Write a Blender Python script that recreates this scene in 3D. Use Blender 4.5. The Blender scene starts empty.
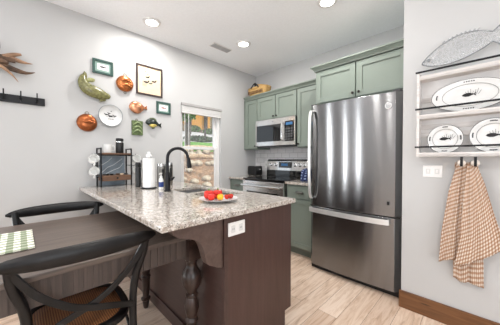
import bpy, bmesh, math, random
from mathutils import Vector, Matrix
random.seed(7)
SC = bpy.context.scene
COL = SC.collection
PI = math.pi
A = -2.862      # window wall plane
B = 2.99        # back wall plane
H = 2.66        # ceiling
YB_ = -3.6

# ------------------------------------------------------------------ camera
cd = bpy.data.cameras.new('camera'); cam = bpy.data.objects.new('camera', cd); COL.objects.link(cam)
cd.sensor_width = 36; cd.lens = 36*230.99/500; cd.clip_start = 0.02
cam.location = (0, 0, 1.2)
cam.rotation_euler = (PI/2-0.01637, 0, 0.78872)
SC.camera = cam
# ------------------------------------------------------------------ sky, sun, added fill lamps, exposure
W = bpy.data.worlds.new('sky'); SC.world = W; W.use_nodes = True
bg = W.node_tree.nodes['Background']; bg.inputs[0].default_value = (0.80, 0.90, 1.0, 1); bg.inputs[1].default_value = 1.05
sd = bpy.data.lights.new('sun', 'SUN'); sd.energy = 2.3; sd.angle = 0.02; sd.color = (1, .95, .86)
so = bpy.data.objects.new('sun', sd); COL.objects.link(so)
so.rotation_euler = Vector((-.62, -.22, -.75)).to_track_quat('-Z', 'Y').to_euler()
def area(name, loc, d, sx, sy, e, col=(1, 1, 1), spread=None):
    l = bpy.data.lights.new(name, 'AREA'); l.shape = 'RECTANGLE'; l.size = sx; l.size_y = sy; l.energy = e; l.color = col
    if spread: l.spread = spread
    o = bpy.data.objects.new(name, l); COL.objects.link(o); o.location = loc
    o.rotation_euler = Vector(d).to_track_quat('-Z', 'Y').to_euler(); return o
area('added_fill_back', (0.9, -3.66, 1.35), (0, 1, .95), 2.6, 1.9, 34, (.93, .97, 1))  # added fill lamp at the made-up rear window, tilted up to brighten the ceiling
area('added_streak_side', (A-.02, -.67, 1.12), (1, 0, 0), 0.20, 1.96, 24, (.95, .98, 1))  # added narrow lamp, makes a bright streak on the refrigerator
area('added_streak_side_far', (A-.02, -2.20, 1.12), (1, 0, 0), 0.24, 1.96, 32, (.95, .98, 1))  # added narrow lamp for the second refrigerator streak
area('added_streak_corner', (-2.66, YB_+.02, 1.12), (0, 1, 0), 0.18, 1.96, 18, (.95, .98, 1))  # added narrow lamp in the unseen corner for another refrigerator streak
area('added_fill_right', (3.56, -0.6, 1.35), (-1, 0, 1.0), 2.2, 1.7, 70, (.93, .97, 1))  # added fill lamp at the made-up side window, aimed upward
SC.view_settings.view_transform = 'Standard'; SC.view_settings.look = 'None'
SC.view_settings.exposure = 0.31; SC.view_settings.gamma = 1; SC.view_settings.use_curve_mapping = False

# ------------------------------------------------------------------ materials
def lin(c):
    if isinstance(c, str):
        v = [int(c[i:i+2], 16)/255 for i in (0, 2, 4)]
        c = [x/12.92 if x <= .04045 else ((x+.055)/1.055)**2.4 for x in v]
    return (*c, 1)
class NT:
    def __init__(s, name):
        m = bpy.data.materials.new(name); m.use_nodes = True; s.m = m; s.t = m.node_tree; s.b = s.t.nodes['Principled BSDF']
        s.tc = None
    def n(s, typ, **kw):
        n = s.t.nodes.new(typ)
        for k, v in kw.items():
            if k.startswith('i_'):
                n.inputs[k[2:].replace('_', ' ')].default_value = v
            else: setattr(n, k, v)
        return n
    def l(s, a, b): s.t.links.new(a, b)
    def coord(s, scale=(1, 1, 1), rot=(0, 0, 0), out='Object'):
        tc = s.n('ShaderNodeTexCoord'); mp = s.n('ShaderNodeMapping'); mp.inputs['Scale'].default_value = scale; mp.inputs['Rotation'].default_value = rot
        s.l(tc.outputs[out], mp.inputs[0]); return mp.outputs[0]
    def ramp(s, fac, stops, interp='LINEAR'):
        r = s.n('ShaderNodeValToRGB'); r.color_ramp.interpolation = interp
        e = r.color_ramp.elements
        while len(e) < len(stops): e.new(.5)
        for k, (p, c) in zip(e, stops): k.position = p; k.color = lin(c)
        s.l(fac, r.inputs[0]); return r.outputs[0]
    def bump(s, fac, st=.2, d=.002):
        b = s.n('ShaderNodeBump'); b.inputs['Strength'].default_value = st; b.inputs['Distance'].default_value = d
        s.l(fac, b.inputs['Height']); s.l(b.outputs[0], s.b.inputs['Normal'])
    def set(s, **kw):
        for k, v in kw.items(): s.b.inputs[k.replace('_', ' ')].default_value = v
        return s
def plain(name, c, rough=.5, metal=0, noise=.04, nscale=30, bump=0, **kw):
    s = NT(name); s.set(Roughness=rough, Metallic=metal, **kw)
    c = lin(c)
    nz = s.n('ShaderNodeTexNoise'); nz.inputs['Scale'].default_value = nscale; nz.inputs['Detail'].default_value = 3
    s.l(s.coord(), nz.inputs['Vector'])
    r = s.n('ShaderNodeValToRGB'); e = r.color_ramp.elements
    e[0].position = .3; e[1].position = .7
    e[0].color = (*[x*(1-noise*2) for x in c[:3]], 1); e[1].color = (*[min(1, x*(1+noise*2)) for x in c[:3]], 1)
    s.l(nz.outputs[0], r.inputs[0]); s.l(r.outputs[0], s.b.inputs['Base Color'])
    if bump: s.bump(nz.outputs[0], bump)
    return s.m
def wood(name, c1, c2, scale=(4, 60, 60), rough=.45, bump=.15, knots=False, c3=None):
    s = NT(name); s.set(Roughness=rough)
    v = s.coord(scale)
    nz = s.n('ShaderNodeTexNoise'); nz.inputs['Scale'].default_value = 1; nz.inputs['Detail'].default_value = 6; nz.inputs['Roughness'].default_value = .65; nz.inputs['Distortion'].default_value = .6
    s.l(v, nz.inputs['Vector'])
    st = [(.3, c1), (.7, c2)]
    col = s.ramp(nz.outputs[0], st)
    if knots:
        vo = s.n('ShaderNodeTexVoronoi'); vo.inputs['Scale'].default_value = 1
        s.l(s.coord(tuple(x*.5 if x > 8 else x*1.3 for x in scale)), vo.inputs['Vector'])
        f = s.ramp(vo.outputs['Distance'], [(.04, (1, 1, 1)), (.16, (0, 0, 0))])
        mx = s.n('ShaderNodeMix', data_type='RGBA'); mx.inputs[7].default_value = lin(c3)
        s.l(f, mx.inputs[0]); s.l(col, mx.inputs[6]); col = mx.outputs[2]
    s.l(col, s.b.inputs['Base Color']); s.bump(nz.outputs[0], bump)
    return s.m
def steel(name, c=(.60, .60, .61), rough=.28, axis='x', bmp=.00012):
    s = NT(name); s.set(Metallic=1, Roughness=rough, Anisotropic=1.0)
    sc = (.15, .15, 420) if axis == 'x' else (400, 400, 1.5)
    nz = s.n('ShaderNodeTexNoise'); nz.inputs['Scale'].default_value = 1; nz.inputs['Detail'].default_value = 2
    s.l(s.coord(sc), nz.inputs['Vector'])
    cc = lin(c)
    col = s.n('ShaderNodeMapRange'); col.inputs['To Min'].default_value = .9; col.inputs['To Max'].default_value = 1.08
    s.l(nz.outputs[0], col.inputs[0])
    m = s.n('ShaderNodeVectorMath', operation='SCALE'); m.inputs[0].default_value = cc[:3]
    s.l(col.outputs[0], m.inputs['Scale']); s.l(m.outputs[0], s.b.inputs['Base Color'])
    if bmp: s.bump(nz.outputs[0], 1.0, bmp)
    s.b.inputs['Anisotropic Rotation'].default_value = .25
    tg = s.n('ShaderNodeTangent', direction_type='RADIAL', axis='Z'); s.l(tg.outputs[0], s.b.inputs['Tangent'])
    return s.m
def granite(name):
    s = NT(name); s.set(Roughness=.09)
    s.b.inputs['Coat Weight'].default_value = .3
    v = s.coord()
    n1 = s.n('ShaderNodeTexNoise'); n1.inputs['Scale'].default_value = 30; n1.inputs['Detail'].default_value = 5; n1.inputs['Roughness'].default_value = .7; s.l(v, n1.inputs[0])
    base = s.ramp(n1.outputs[0], [(.30, '8b8178'), (.44, 'aaa096'), (.56, 'c3bcb4'), (.72, 'dad5cf')])
    n2 = s.n('ShaderNodeTexNoise'); n2.inputs['Scale'].default_value = 95; n2.inputs['Detail'].default_value = 4; n2.inputs['Roughness'].default_value = .65; s.l(v, n2.inputs[0])
    f = s.ramp(n2.outputs[0], [(.385, (1, 1, 1)), (.44, (0, 0, 0))])
    mx = s.n('ShaderNodeMix', data_type='RGBA'); mx.inputs[7].default_value = lin('3d3836'); s.l(f, mx.inputs[0]); s.l(base, mx.inputs[6])
    v3 = s.n('ShaderNodeTexVoronoi'); v3.inputs['Scale'].default_value = 150; s.l(v, v3.inputs['Vector'])
    sep = s.n('ShaderNodeSeparateColor'); s.l(v3.outputs['Color'], sep.inputs[0])
    f2 = s.ramp(sep.outputs[0], [(.0, (0, 0, 0)), (.78, (0, 0, 0)), (.82, (.45, .45, .45))], 'LINEAR')
    m2 = s.n('ShaderNodeMix', data_type='RGBA'); m2.inputs[7].default_value = lin('f0ece6'); s.l(f2, m2.inputs[0]); s.l(mx.outputs[2], m2.inputs[6])
    f3 = s.ramp(sep.outputs[1], [(.0, (0, 0, 0)), (.86, (0, 0, 0)), (.90, (.45, .45, .45))])
    m3 = s.n('ShaderNodeMix', data_type='RGBA'); m3.inputs[7].default_value = lin('6d5142'); s.l(f3, m3.inputs[0]); s.l(m2.outputs[2], m3.inputs[6])
    s.l(m3.outputs[2], s.b.inputs['Base Color']); return s.m
def floor_mat():
    s = NT('oak_plank_floor'); s.set(Roughness=.42)
    v = s.coord((1, 1, 1), (0, 0, PI/2))
    br = s.n('ShaderNodeTexBrick'); br.offset = .37; br.offset_frequency = 2
    for k, x in dict(Scale=1.0).items(): br.inputs[k].default_value = x
    br.inputs['Color1'].default_value = (0, 0, 0, 1); br.inputs['Color2'].default_value = (1, 1, 1, 1); br.inputs['Mortar'].default_value = (.5, .5, .5, 1)
    br.inputs['Mortar Size'].default_value = .0012; br.inputs['Brick Width'].default_value = 1.22; br.inputs['Row Height'].default_value = .152
    s.l(v, br.inputs['Vector'])
    tone = s.ramp(br.outputs['Color'], [(0, 'cdb4a0'), (.5, 'dec8b5'), (1, 'ead8c8')])
    nz = s.n('ShaderNodeTexNoise'); nz.inputs['Scale'].default_value = 1; nz.inputs['Detail'].default_value = 7; nz.inputs['Roughness'].default_value = .68; nz.inputs['Distortion'].default_value = 1.2
    # offset the grain per plank
    sc = s.n('ShaderNodeVectorMath', operation='SCALE'); sc.inputs['Scale'].default_value = 9; s.l(br.outputs['Color'], sc.inputs[0])
    ad = s.n('ShaderNodeVectorMath', operation='ADD'); s.l(s.coord((26, 2.6, 1)), ad.inputs[0]); s.l(sc.outputs[0], ad.inputs[1]); s.l(ad.outputs[0], nz.inputs['Vector'])
    g = s.ramp(nz.outputs[0], [(.32, 'a08672'), (.42, 'dccbbb'), (.56, 'ffffff')])
    mx = s.n('ShaderNodeMix', data_type='RGBA', blend_type='MULTIPLY'); mx.inputs[0].default_value = .62; s.l(tone, mx.inputs[6]); s.l(g, mx.inputs[7])
    m2 = s.n('ShaderNodeMix', data_type='RGBA'); m2.inputs[7].default_value = lin('6b5140'); s.l(br.outputs['Fac'], m2.inputs[0]); s.l(mx.outputs[2], m2.inputs[6])
    s.l(m2.outputs[2], s.b.inputs['Base Color']); s.bump(nz.outputs[0], .06)
    return s.m
def tile_mat():
    s = NT('white_subway_tile'); s.set(Roughness=.18)
    v = s.coord((1, 1, 1), (PI/2, 0, 0))
    br = s.n('ShaderNodeTexBrick'); br.inputs['Scale'].default_value = 1
    br.inputs['Color1'].default_value = lin('dcdadb'); br.inputs['Color2'].default_value = lin('e6e4e4'); br.inputs['Mortar'].default_value = lin('bdbbbb')
    br.inputs['Mortar Size'].default_value = .003; br.inputs['Brick Width'].default_value = .152; br.inputs['Row Height'].default_value = .076
    s.l(v, br.inputs['Vector']); s.l(br.outputs['Color'], s.b.inputs['Base Color']); return s.m
def check_mat(name, ca, cb, cc, size):
    """woven gingham: product of two stripe sets"""
    s = NT(name); s.set(Roughness=.9)
    uv = s.coord((1/size, 1/size, 1/size), out='UV')
    sp = s.n('ShaderNodeSeparateXYZ'); s.l(uv, sp.inputs[0]); sums = []
    for k in (0, 1):
        fr = s.n('ShaderNodeMath', operation='FRACT'); s.l(sp.outputs[k], fr.inputs[0])
        gt = s.n('ShaderNodeMath', operation='GREATER_THAN'); gt.inputs[1].default_value = .5; s.l(fr.outputs[0], gt.inputs[0]); sums.append(gt.outputs[0])
    ad = s.n('ShaderNodeMath', operation='ADD'); s.l(sums[0], ad.inputs[0]); s.l(sums[1], ad.inputs[1])
    hf = s.n('ShaderNodeMath', operation='MULTIPLY'); hf.inputs[1].default_value = .5; s.l(ad.outputs[0], hf.inputs[0])
    s.l(s.ramp(hf.outputs[0], [(0, ca), (.5, cb), (1, cc)]), s.b.inputs['Base Color']); return s.m
def weave_mat(name, c1, c2, sc, rough=.7):
    s = NT(name); s.set(Roughness=rough)
    w1 = s.n('ShaderNodeTexWave', bands_direction='X'); w1.inputs['Scale'].default_value = sc; w1.inputs['Distortion'].default_value = 1
    w2 = s.n('ShaderNodeTexWave', bands_direction='Y'); w2.inputs['Scale'].default_value = sc; w2.inputs['Distortion'].default_value = 1
    v = s.coord(); s.l(v, w1.inputs[0]); s.l(v, w2.inputs[0])
    m = s.n('ShaderNodeMath', operation='MULTIPLY'); s.l(w1.outputs['Fac'], m.inputs[0]); s.l(w2.outputs['Fac'], m.inputs[1])
    s.l(s.ramp(m.outputs[0], [(.05, c1), (.6, c2)]), s.b.inputs['Base Color']); s.bump(m.outputs[0], .6, .003); return s.m
def emit(name, c, e):
    s = NT(name); s.set(Emission_Strength=e); s.b.inputs['Emission Color'].default_value = lin(c); s.b.inputs['Base Color'].default_value = lin(c); return s.m
def glass(name, c='ffffff', rough=0.0, alpha=None):
    s = NT(name); s.set(Roughness=rough)
    s.b.inputs['Base Color'].default_value = lin(c)
    if alpha is None: s.b.inputs['Transmission Weight'].default_value = 1; s.b.inputs['IOR'].default_value = 1.45
    else: s.b.inputs['Alpha'].default_value = alpha
    return s.m
M = dict(
    wall=plain('wall_paint', 'c1c1c1', .85, noise=.006, nscale=3),
    ceil=plain('ceiling_paint', 'f6f8fb', .9, noise=.01, nscale=60, bump=.25),
    floor=floor_mat(), tile=tile_mat(), granite=granite('speckled_granite'),
    sage=plain('sage_green_paint', '7a847b', .42, noise=.012, nscale=5),
    knob=plain('dark_bronze', '2a2624', .35, .8),
    nickel=plain('brushed_nickel', '8e8c88', .3, 1),
    steel=steel('brushed_stainless', (.25, .25, .255), .19, bmp=0), steelv=steel('bright_stainless', (.74, .73, .72), .22),
    chrome=plain('polished_steel', 'e2e2e2', .2, 1, noise=.01),
    fside=plain('black_enamel', '141416', .4), dark=plain('black_plastic', '101012', .35), bglass=plain('black_glass', '07080a', .06, Coat_Weight=.5),
    espresso=wood('espresso_wood', '3d2823', '4c3530', (40, 40, 2.5), .38, .08),
    espresso2=wood('espresso_wood_flat', '382622', '483430', (3, 30, 30), .36, .08),
    corbel=wood('corbel_brown_wood', '4a3a35', '5d4c46', (3, 30, 30), .36, .08),
    satin=plain('satin_steel_handle', 'e6e6e6', .35, .65, noise=.01),
    table=wood('weathered_brown_tabletop', '443a36', '6b5e55', (70, 3, 40), .38, .15),
    apron=wood('weathered_ribbed_apron', '3a312d', '574a44', (60, 60, 2), .55, .3),
    legw=plain('dark_turned_wood', '31231e', .28, noise=.2, nscale=25),
    chairb=plain('worn_black_wood', '100f10', .4, noise=.3, nscale=18, Specular_IOR_Level=.35),
    rattan=weave_mat('woven_rattan', '6b3a1c', 'b97f4c', 34),
    base=wood('knotty_brown_wood', '5c3a20', '805634', (2.5, 50, 34), .45, .2, True, '3d2414'),
    white=plain('white_trim_paint', 'e8e7e6', .45, noise=.01), porcelain=plain('white_porcelain', 'dcdcdb', .15, noise=.01, Coat_Weight=.4),
    paper=plain('white_paper', 'f2f1f0', .9, noise=.01), glass=glass('window_glass', 'ffffff', 0, .08),
    clear=glass('clear_pressed_glass', 'f4f7f7', .08, None), mugglass=plain('milky_mug_glass', 'f4f4f2', .12, noise=.01),
    blackmetal=plain('matte_black_metal', '17171a', .42, .5), rwood=wood('rustic_shelf_wood', '4d3526', '7a5a44', (30, 5, 30), .6, .2),
    copper=plain('copper', 'a05c36', .3, .85, noise=.12, nscale=40), copper2=plain('bright_copper', 'bb7142', .26, .8, noise=.15, nscale=60), brass=plain('dull_brass', '8a8272', .4, .8),
    fishcop=plain('pinkish_copper', 'c98e6c', .25, .65, noise=.25, nscale=30),
    bass=plain('olive_green_glaze', '76744a', .25, noise=.22, nscale=45), bassbelly=plain('pale_olive_glaze', '9a9a68', .3, noise=.1),
    gmold=plain('green_glazed_tin', '5a6b42', .3, noise=.15, nscale=30), gmold2=plain('pale_green_glaze', '93a276', .3, noise=.1),
    gframe=wood('dark_green_frame', '23423c', '35564f', (20, 20, 20), .4, .1), bframe=wood('dark_brown_frame', '2d211f', '40302c', (20, 20, 20), .4, .1),
    cream=plain('cream_paper', 'e4ccae', .8, noise=.03), matgreen=plain('grey_green_mat', '8fa8a0', .8), ink=plain('black_ink', '242224', .8), redink=plain('red_brown_ink', '8e4138', .8), greyink=plain('grey_ink', '7d7a78', .8),
    pdark=plain('dark_fish_glaze', '27302c', .25), pyel=plain('yellow_fish_belly', 'c9b565', .3, noise=.2, nscale=40), pgreen=plain('olive_fish_fin', '5d6b45', .4),
    antler=plain('brown_antler', '5f4838', .5, noise=.35, nscale=14, bump=.4), antlert=plain('tan_antler', '9c7a60', .5, noise=.15, nscale=20),
    whitewash=wood('whitewashed_wood', 'c9c3bf', 'e4e1df', (5, 40, 50), .7, .3), washback=wood('whitewashed_board', 'bdb7b4', 'dedbd9', (4, 40, 30), .7, .3, True, '7a6a60'),
    gingham=check_mat('tan_gingham', 'e0d6cc', 'b99a82', '9c765c', .024),
    placemat=check_mat('green_woven_placemat', 'e9e6da', '9aa08c', '6f7a5c', .05),
    straw=weave_mat('straw_basket', 'b48a4c', 'd9b67c', 60), redpep=plain('red_pepper_skin', 'c8200f', .18, noise=.12), yel=plain('yellow_pepper_skin', 'eda915', .2), leaf=plain('green_stem', '4c7a2c', .5),
    straw2=plain('strawberry_red', 'c42a18', .3, noise=.2, nscale=90), blue=plain('navy_label', '1f3a7c', .4), 
    navy=check_mat('navy_plaid', '20305e', '121d42', '7d8bb0', .05), slate=plain('grey_blue_marble', '84909a', .3, noise=.15, nscale=8), vein=plain('white_marble_vein', 'd4d9dc', .3),
    grey=plain('dark_grey', '4a4a4c', .5), lamp=emit('lamp_diffuser', 'fffaf2', 5.5), display=emit('oven_display', '2e5f8c', .25), sinks=plain('sink_steel', '9b9b9c', .3, .6),
    cord=plain('white_cord', 'e9e9e9', .6), crest=plain('engraved_emblem', '6f7073', .3, .9),
    dirt=plain('brown_dirt', '8b6d52', .95, noise=.3, nscale=6, bump=.6), rock=plain('pale_boulder', 'b8aa94', .9, noise=.25, nscale=9, bump=.5), log=plain('pale_log', 'b89c7c', .9, noise=.25, nscale=12, bump=.4),
    grass=plain('lawn_green', '5f9a2e', .95, noise=.3, nscale=9), gravel=plain('pale_gravel', 'cfcdcc', .95, noise=.15, nscale=8), litter=plain('forest_floor', '7a6a4c', .95, noise=.3, nscale=4),
    leafy=plain('tree_foliage', '4f7a34', .8, noise=.45, nscale=3), leafd=plain('dark_foliage', '2c4a2c', .8, noise=.45, nscale=3), bark=plain('grey_bark', '4d4642', .9, noise=.3, nscale=15), amber=wood('amber_log_siding', 'c9882f', 'e8ae58', (4, 4, 30), .7, .3), roofm=plain('brown_roof', '5c4534', .9),
)

# ------------------------------------------------------------------ helpers
def tag(o, label=None, cat=None, group=None, kind=None):
    for k, v in (('label', label), ('category', cat), ('group', group), ('kind', kind)):
        if v: o[k] = v
    return o
def thing(name, label, cat, loc=(0, 0, 0), rz=0, group=None):
    o = bpy.data.objects.new(name, None); COL.objects.link(o); o.location = loc; o.rotation_euler = (0, 0, rz); o.empty_display_size = .1
    return tag(o, label, cat, group)
def origin(o):
    v = Vector((0, 0, 0))
    while o is not None: v += o.location; o = o.parent
    return v
class MB:
    def __init__(s): s.bm = bmesh.new()
    def _x(s, vs, mat=None):
        if mat is not None: bmesh.ops.transform(s.bm, matrix=mat, verts=vs)
    def box(s, x0, x1, y0, y1, z0, z1, bev=0, rot=None):
        r = bmesh.ops.create_cube(s.bm, size=1); vs = r['verts']
        m = Matrix.Translation(((x0+x1)/2, (y0+y1)/2, (z0+z1)/2))
        if rot: m = m @ rot
        s._x(vs, m @ Matrix.Diagonal((abs(x1-x0), abs(y1-y0), abs(z1-z0), 1)))
        if bev:
            es = list({e for v in vs for e in v.link_edges})
            bmesh.ops.bevel(s.bm, geom=es, offset=bev, segments=2, affect='EDGES', profile=.6)
        return s
    def lathe(s, prof, c=(0, 0, 0), n=24, axis='z', sc=(1, 1, 1)):
        """prof: list of (r, h)"""
        rings = []
        for r, h in prof:
            ring = []
            for i in range(n):
                a = 2*PI*i/n; u, v = r*math.cos(a), r*math.sin(a)
                p = (u, v, h) if axis == 'z' else ((h, u, v) if axis == 'x' else (u, h, v))
                ring.append(s.bm.verts.new((c[0]+p[0]*sc[0], c[1]+p[1]*sc[1], c[2]+p[2]*sc[2])))
            rings.append(ring)
        for a, b in zip(rings, rings[1:]):
            for i in range(n): s.bm.faces.new((a[i], a[(i+1) % n], b[(i+1) % n], b[i]))
        cl = prof[0] == prof[-1]
        if prof[0][0] > 1e-5 and not cl: s.bm.faces.new(rings[0][::-1])
        if prof[-1][0] > 1e-5 and not cl: s.bm.faces.new(rings[-1])
        return s
    def tube(s, pts, r, n=8, sq=None, cap=True):
        """pts path; r radius or list; sq=(vector, factor) squashes the section along a world axis"""
        pts = [Vector(p) for p in pts]; N = len(pts)
        rs = r if isinstance(r, (list, tuple)) else [r]*N
        rings = []; up = None
        for i, p in enumerate(pts):
            t = (pts[min(i+1, N-1)]-pts[max(i-1, 0)]).normalized()
            if up is None:
                up = Vector((0, 0, 1)) if abs(t.z) < .9 else Vector((1, 0, 0))
            u = (up - t*up.dot(t)).normalized(); up = u; v = t.cross(u)
            ring = []
            for k in range(n):
                a = 2*PI*k/n; d = (u*math.cos(a)+v*math.sin(a))*max(rs[i], 1e-4)
                if sq: ax = Vector(sq[0]); d = d - ax*d.dot(ax)*(1-sq[1])
                ring.append(s.bm.verts.new(p+d))
            rings.append(ring)
        for a, b in zip(rings, rings[1:]):
            for k in range(n): s.bm.faces.new((a[k], a[(k+1) % n], b[(k+1) % n], b[k]))
        if cap: s.bm.faces.new(rings[0][::-1]); s.bm.faces.new(rings[-1])
        return s
    def sweep(s, pts, w, h, wa=(0, 0, 1)):
        """rectangular strap along a path; wa = direction of width w; h = the other thickness"""
        pts = [Vector(p) for p in pts]; N = len(pts); rings = []
        ws = w if isinstance(w, (list, tuple)) else [w]*N
        for i, p in enumerate(pts):
            t = (pts[min(i+1, N-1)]-pts[max(i-1, 0)]).normalized(); a = Vector(wa); a = (a-t*a.dot(t)).normalized(); b = t.cross(a)
            rings.append([s.bm.verts.new(p+a*ws[i]/2*i1+b*h/2*i2) for i1, i2 in ((1, 1), (-1, 1), (-1, -1), (1, -1))])
        for a, b in zip(rings, rings[1:]):
            for k in range(4): s.bm.faces.new((a[k], a[(k+1) % 4], b[(k+1) % 4], b[k]))
        s.bm.faces.new(rings[0][::-1]); s.bm.faces.new(rings[-1]); return s
    def prism(s, poly, a0, a1, axis='x', bev=0):
        """poly in the two other axes (order x,y,z without axis), extruded a0..a1"""
        def P(q, a): return {'x': (a, q[0], q[1]), 'y': (q[0], a, q[1]), 'z': (q[0], q[1], a)}[axis]
        lo = [s.bm.verts.new(P(q, a0)) for q in poly]; hi = [s.bm.verts.new(P(q, a1)) for q in poly]; n = len(poly)
        s.bm.faces.new(lo); s.bm.faces.new(hi[::-1])
        for i in range(n): s.bm.faces.new((lo[i], hi[i], hi[(i+1) % n], lo[(i+1) % n]))
        if bev:
            es = [e for v in hi for e in v.link_edges if e.other_vert(v) in hi]
            bmesh.ops.bevel(s.bm, geom=list(set(es)), offset=bev, segments=2, affect='EDGES')
        return s
    def ball(s, c, r, sc=(1, 1, 1), sub=2, noise=0):
        res = bmesh.ops.create_icosphere(s.bm, subdivisions=sub, radius=r)
        for v in res['verts']:
            if noise: v.co *= 1+random.uniform(-noise, noise)
            v.co = Vector((v.co.x*sc[0]+c[0], v.co.y*sc[1]+c[1], v.co.z*sc[2]+c[2]))
        return s
    def build(s, name, mat, parent=None, smooth=False, bev=0, sub=0, solid=0):
        bmesh.ops.recalc_face_normals(s.bm, faces=s.bm.faces)
        me = bpy.data.meshes.new(name)
        off = origin(parent) if parent is not None else Vector((0, 0, 0))
        if off.length: bmesh.ops.translate(s.bm, vec=-off, verts=s.bm.verts)
        if smooth:
            for f in s.bm.faces: f.smooth = True
        s.bm.to_mesh(me); s.bm.free(); me.materials.append(mat)
        o = bpy.data.objects.new(name, me); COL.objects.link(o)
        if parent is not None: o.parent = parent
        if smooth and smooth != 'all':
            try: me.set_sharp_from_angle(angle=math.radians(40))
            except Exception: pass
        if solid: m = o.modifiers.new('thickness', 'SOLIDIFY'); m.thickness = solid; m.offset = 0
        if bev: m = o.modifiers.new('bevel', 'BEVEL'); m.width = bev; m.segments = 2; m.limit_method = 'ANGLE'
        if sub: m = o.modifiers.new('subdivision', 'SUBSURF'); m.levels = sub; m.render_levels = sub
        return o
def center(o):
    """move a single mesh's origin to the bottom centre of its bounds"""
    me = o.data; xs = [v.co for v in me.vertices]
    c = Vector(((min(v.x for v in xs)+max(v.x for v in xs))/2, (min(v.y for v in xs)+max(v.y for v in xs))/2, min(v.z for v in xs)))
    for v in me.vertices: v.co -= c
    o.location = o.location + c; return o
def copy_tree(o, parent=None):
    c = o.copy(); COL.objects.link(c)
    if parent is not None: c.parent = parent
    for ch in list(o.children): copy_tree(ch, c)
    return c
def struct(name, mb, mat, label, cat, **kw):
    o = mb.build(name, mat, **kw); return tag(o, label, cat, kind='structure')
def spl(pts, n=8):
    """Catmull-Rom resample"""
    P = [Vector(p) for p in pts]; P = [P[0]*2-P[1]]+P+[P[-1]*2-P[-2]]; out = []
    for i in range(1, len(P)-2):
        for k in range(n):
            t = k/n; a, b, c, d = P[i-1:i+3]
            out.append(.5*((2*b)+(c-a)*t+(2*a-5*b+4*c-d)*t*t+(3*b-a-3*c+d)*t**3))
    out.append(P[-2]); return out

# ------------------------------------------------------------------ room shell
XR, YB = 3.5, -3.6
WY0, WY1, WZ0, WZ1 = 1.535, 2.212, .60, 1.955     # kitchen window opening
struct('floor', MB().box(A-.15, XR+.15, YB-.15, B+.15, -.1, 0), M['floor'], 'light oak plank floor with visible grain', 'floor')
struct('ceiling', MB().box(A-.15, XR+.15, YB-.15, B+.15, H, H+.15), M['ceil'], 'smooth white ceiling with round recessed lights', 'ceiling')
holes = [(-2.35, -2.05, .12, 2.12), (-.80, -.54, .12, 2.12), (WY0, WY1, WZ0, WZ1)]
w = MB(); y = YB-.15
for (a, b, z0, z1) in holes:
    w.box(A-.15, A, y, a, 0, H); w.box(A-.15, A, a, b, 0, z0); w.box(A-.15, A, a, b, z1, H); y = b
w.box(A-.15, A, y, B+.15, 0, H)
struct('wall_left', w, M['wall'], 'pale grey wall with the fish collection and kitchen window', 'wall')
struct('wall_back', MB().box(A, XR, B, B+.15, 0, H), M['wall'], 'pale grey kitchen wall behind the green cabinets', 'wall')
SX = -.455; SY = 2.185
struct('wall_right', MB().box(SX, XR, SY, B, 0, H), M['wall'], 'pale grey wall that carries the whitewashed plate rack', 'wall')
w = MB().box(XR, XR+.15, YB-.15, -1.7, 0, H).box(XR, XR+.15, .5, B+.15, 0, H).box(XR, XR+.15, -1.7, .5, 0, .5).box(XR, XR+.15, -1.7, .5, 2.2, H)
struct('wall_side', w, M['wall'], 'pale grey wall far to the right of the camera', 'wall')
w = MB().box(A, -2.78, YB-.15, YB, 0, H).box(-2.54, -.4, YB-.15, YB, 0, H).box(-2.78, -2.54, YB-.15, YB, 0, .12).box(-2.78, -2.54, YB-.15, YB, 2.12, H).box(2.2, XR, YB-.15, YB, 0, H).box(-.4, 2.2, YB-.15, YB, 0, .4).box(-.4, 2.2, YB-.15, YB, 2.3, H)
struct('wall_rear', w, M['wall'], 'pale grey wall behind the camera', 'wall')
# baseboards
struct('baseboard_right', MB().box(SX-.012, XR, SY-.016, SY, 0, .137, .003), M['base'], 'knotty brown wood baseboard under the plate rack', 'baseboard')
struct('baseboard_left', MB().box(A, A+.016, YB, .78, 0, .137, .003), M['base'], 'brown wood baseboard along the window wall behind the table', 'baseboard')
# backsplash
struct('trim_1', MB().box(A+.001, -1.33, B-.009, B, .915, 1.40), M['tile'], 'white subway tile backsplash between counter and upper cabinets', 'backsplash')
# made-up windows out of view, added to carry the fill lamps and refrigerator streaks
def wframe(name, label, horiz, c, u0, u1, z0, z1):
    t = thing(name, label, 'window', (c, (u0+u1)/2, z0) if not horiz else ((u0+u1)/2, c, z0)); t['kind'] = 'structure'
    def b(mb, a0, a1, b0, b1, d=.03): return mb.box(a0, a1, c-d, c+d, b0, b1) if horiz else mb.box(c-d, c+d, a0, a1, b0, b1)
    m_ = MB(); k = .03
    b(m_, u0, u0+k, z0, z1); b(m_, u1-k, u1, z0, z1); b(m_, u0+k, u1-k, z0, z0+k); b(m_, u0+k, u1-k, z1-k, z1)
    m_.build('window_frame', M['white'], t, bev=.003)
    b(MB(), u0+k, u1-k, z0+k, z1-k, .003).build('glass', M['glass'], t)
wframe('added_window_2', 'added unseen narrow window on the left wall behind the table', False, A-.09, -.80, -.54, .12, 2.12)
wframe('added_window_3', 'added unseen narrow window farther back on the left wall', False, A-.09, -2.35, -2.05, .12, 2.12)
wframe('added_window_4', 'added unseen narrow window in the rear wall corner', True, YB-.09, -2.78, -2.54, .12, 2.12)
wframe('added_window_5', 'added unseen large window in the rear wall', True, YB-.09, -.4, 2.2, .4, 2.3)
wframe('added_window_6', 'added unseen large window in the side wall', False, XR+.09, -1.7, .5, .5, 2.2)
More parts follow.
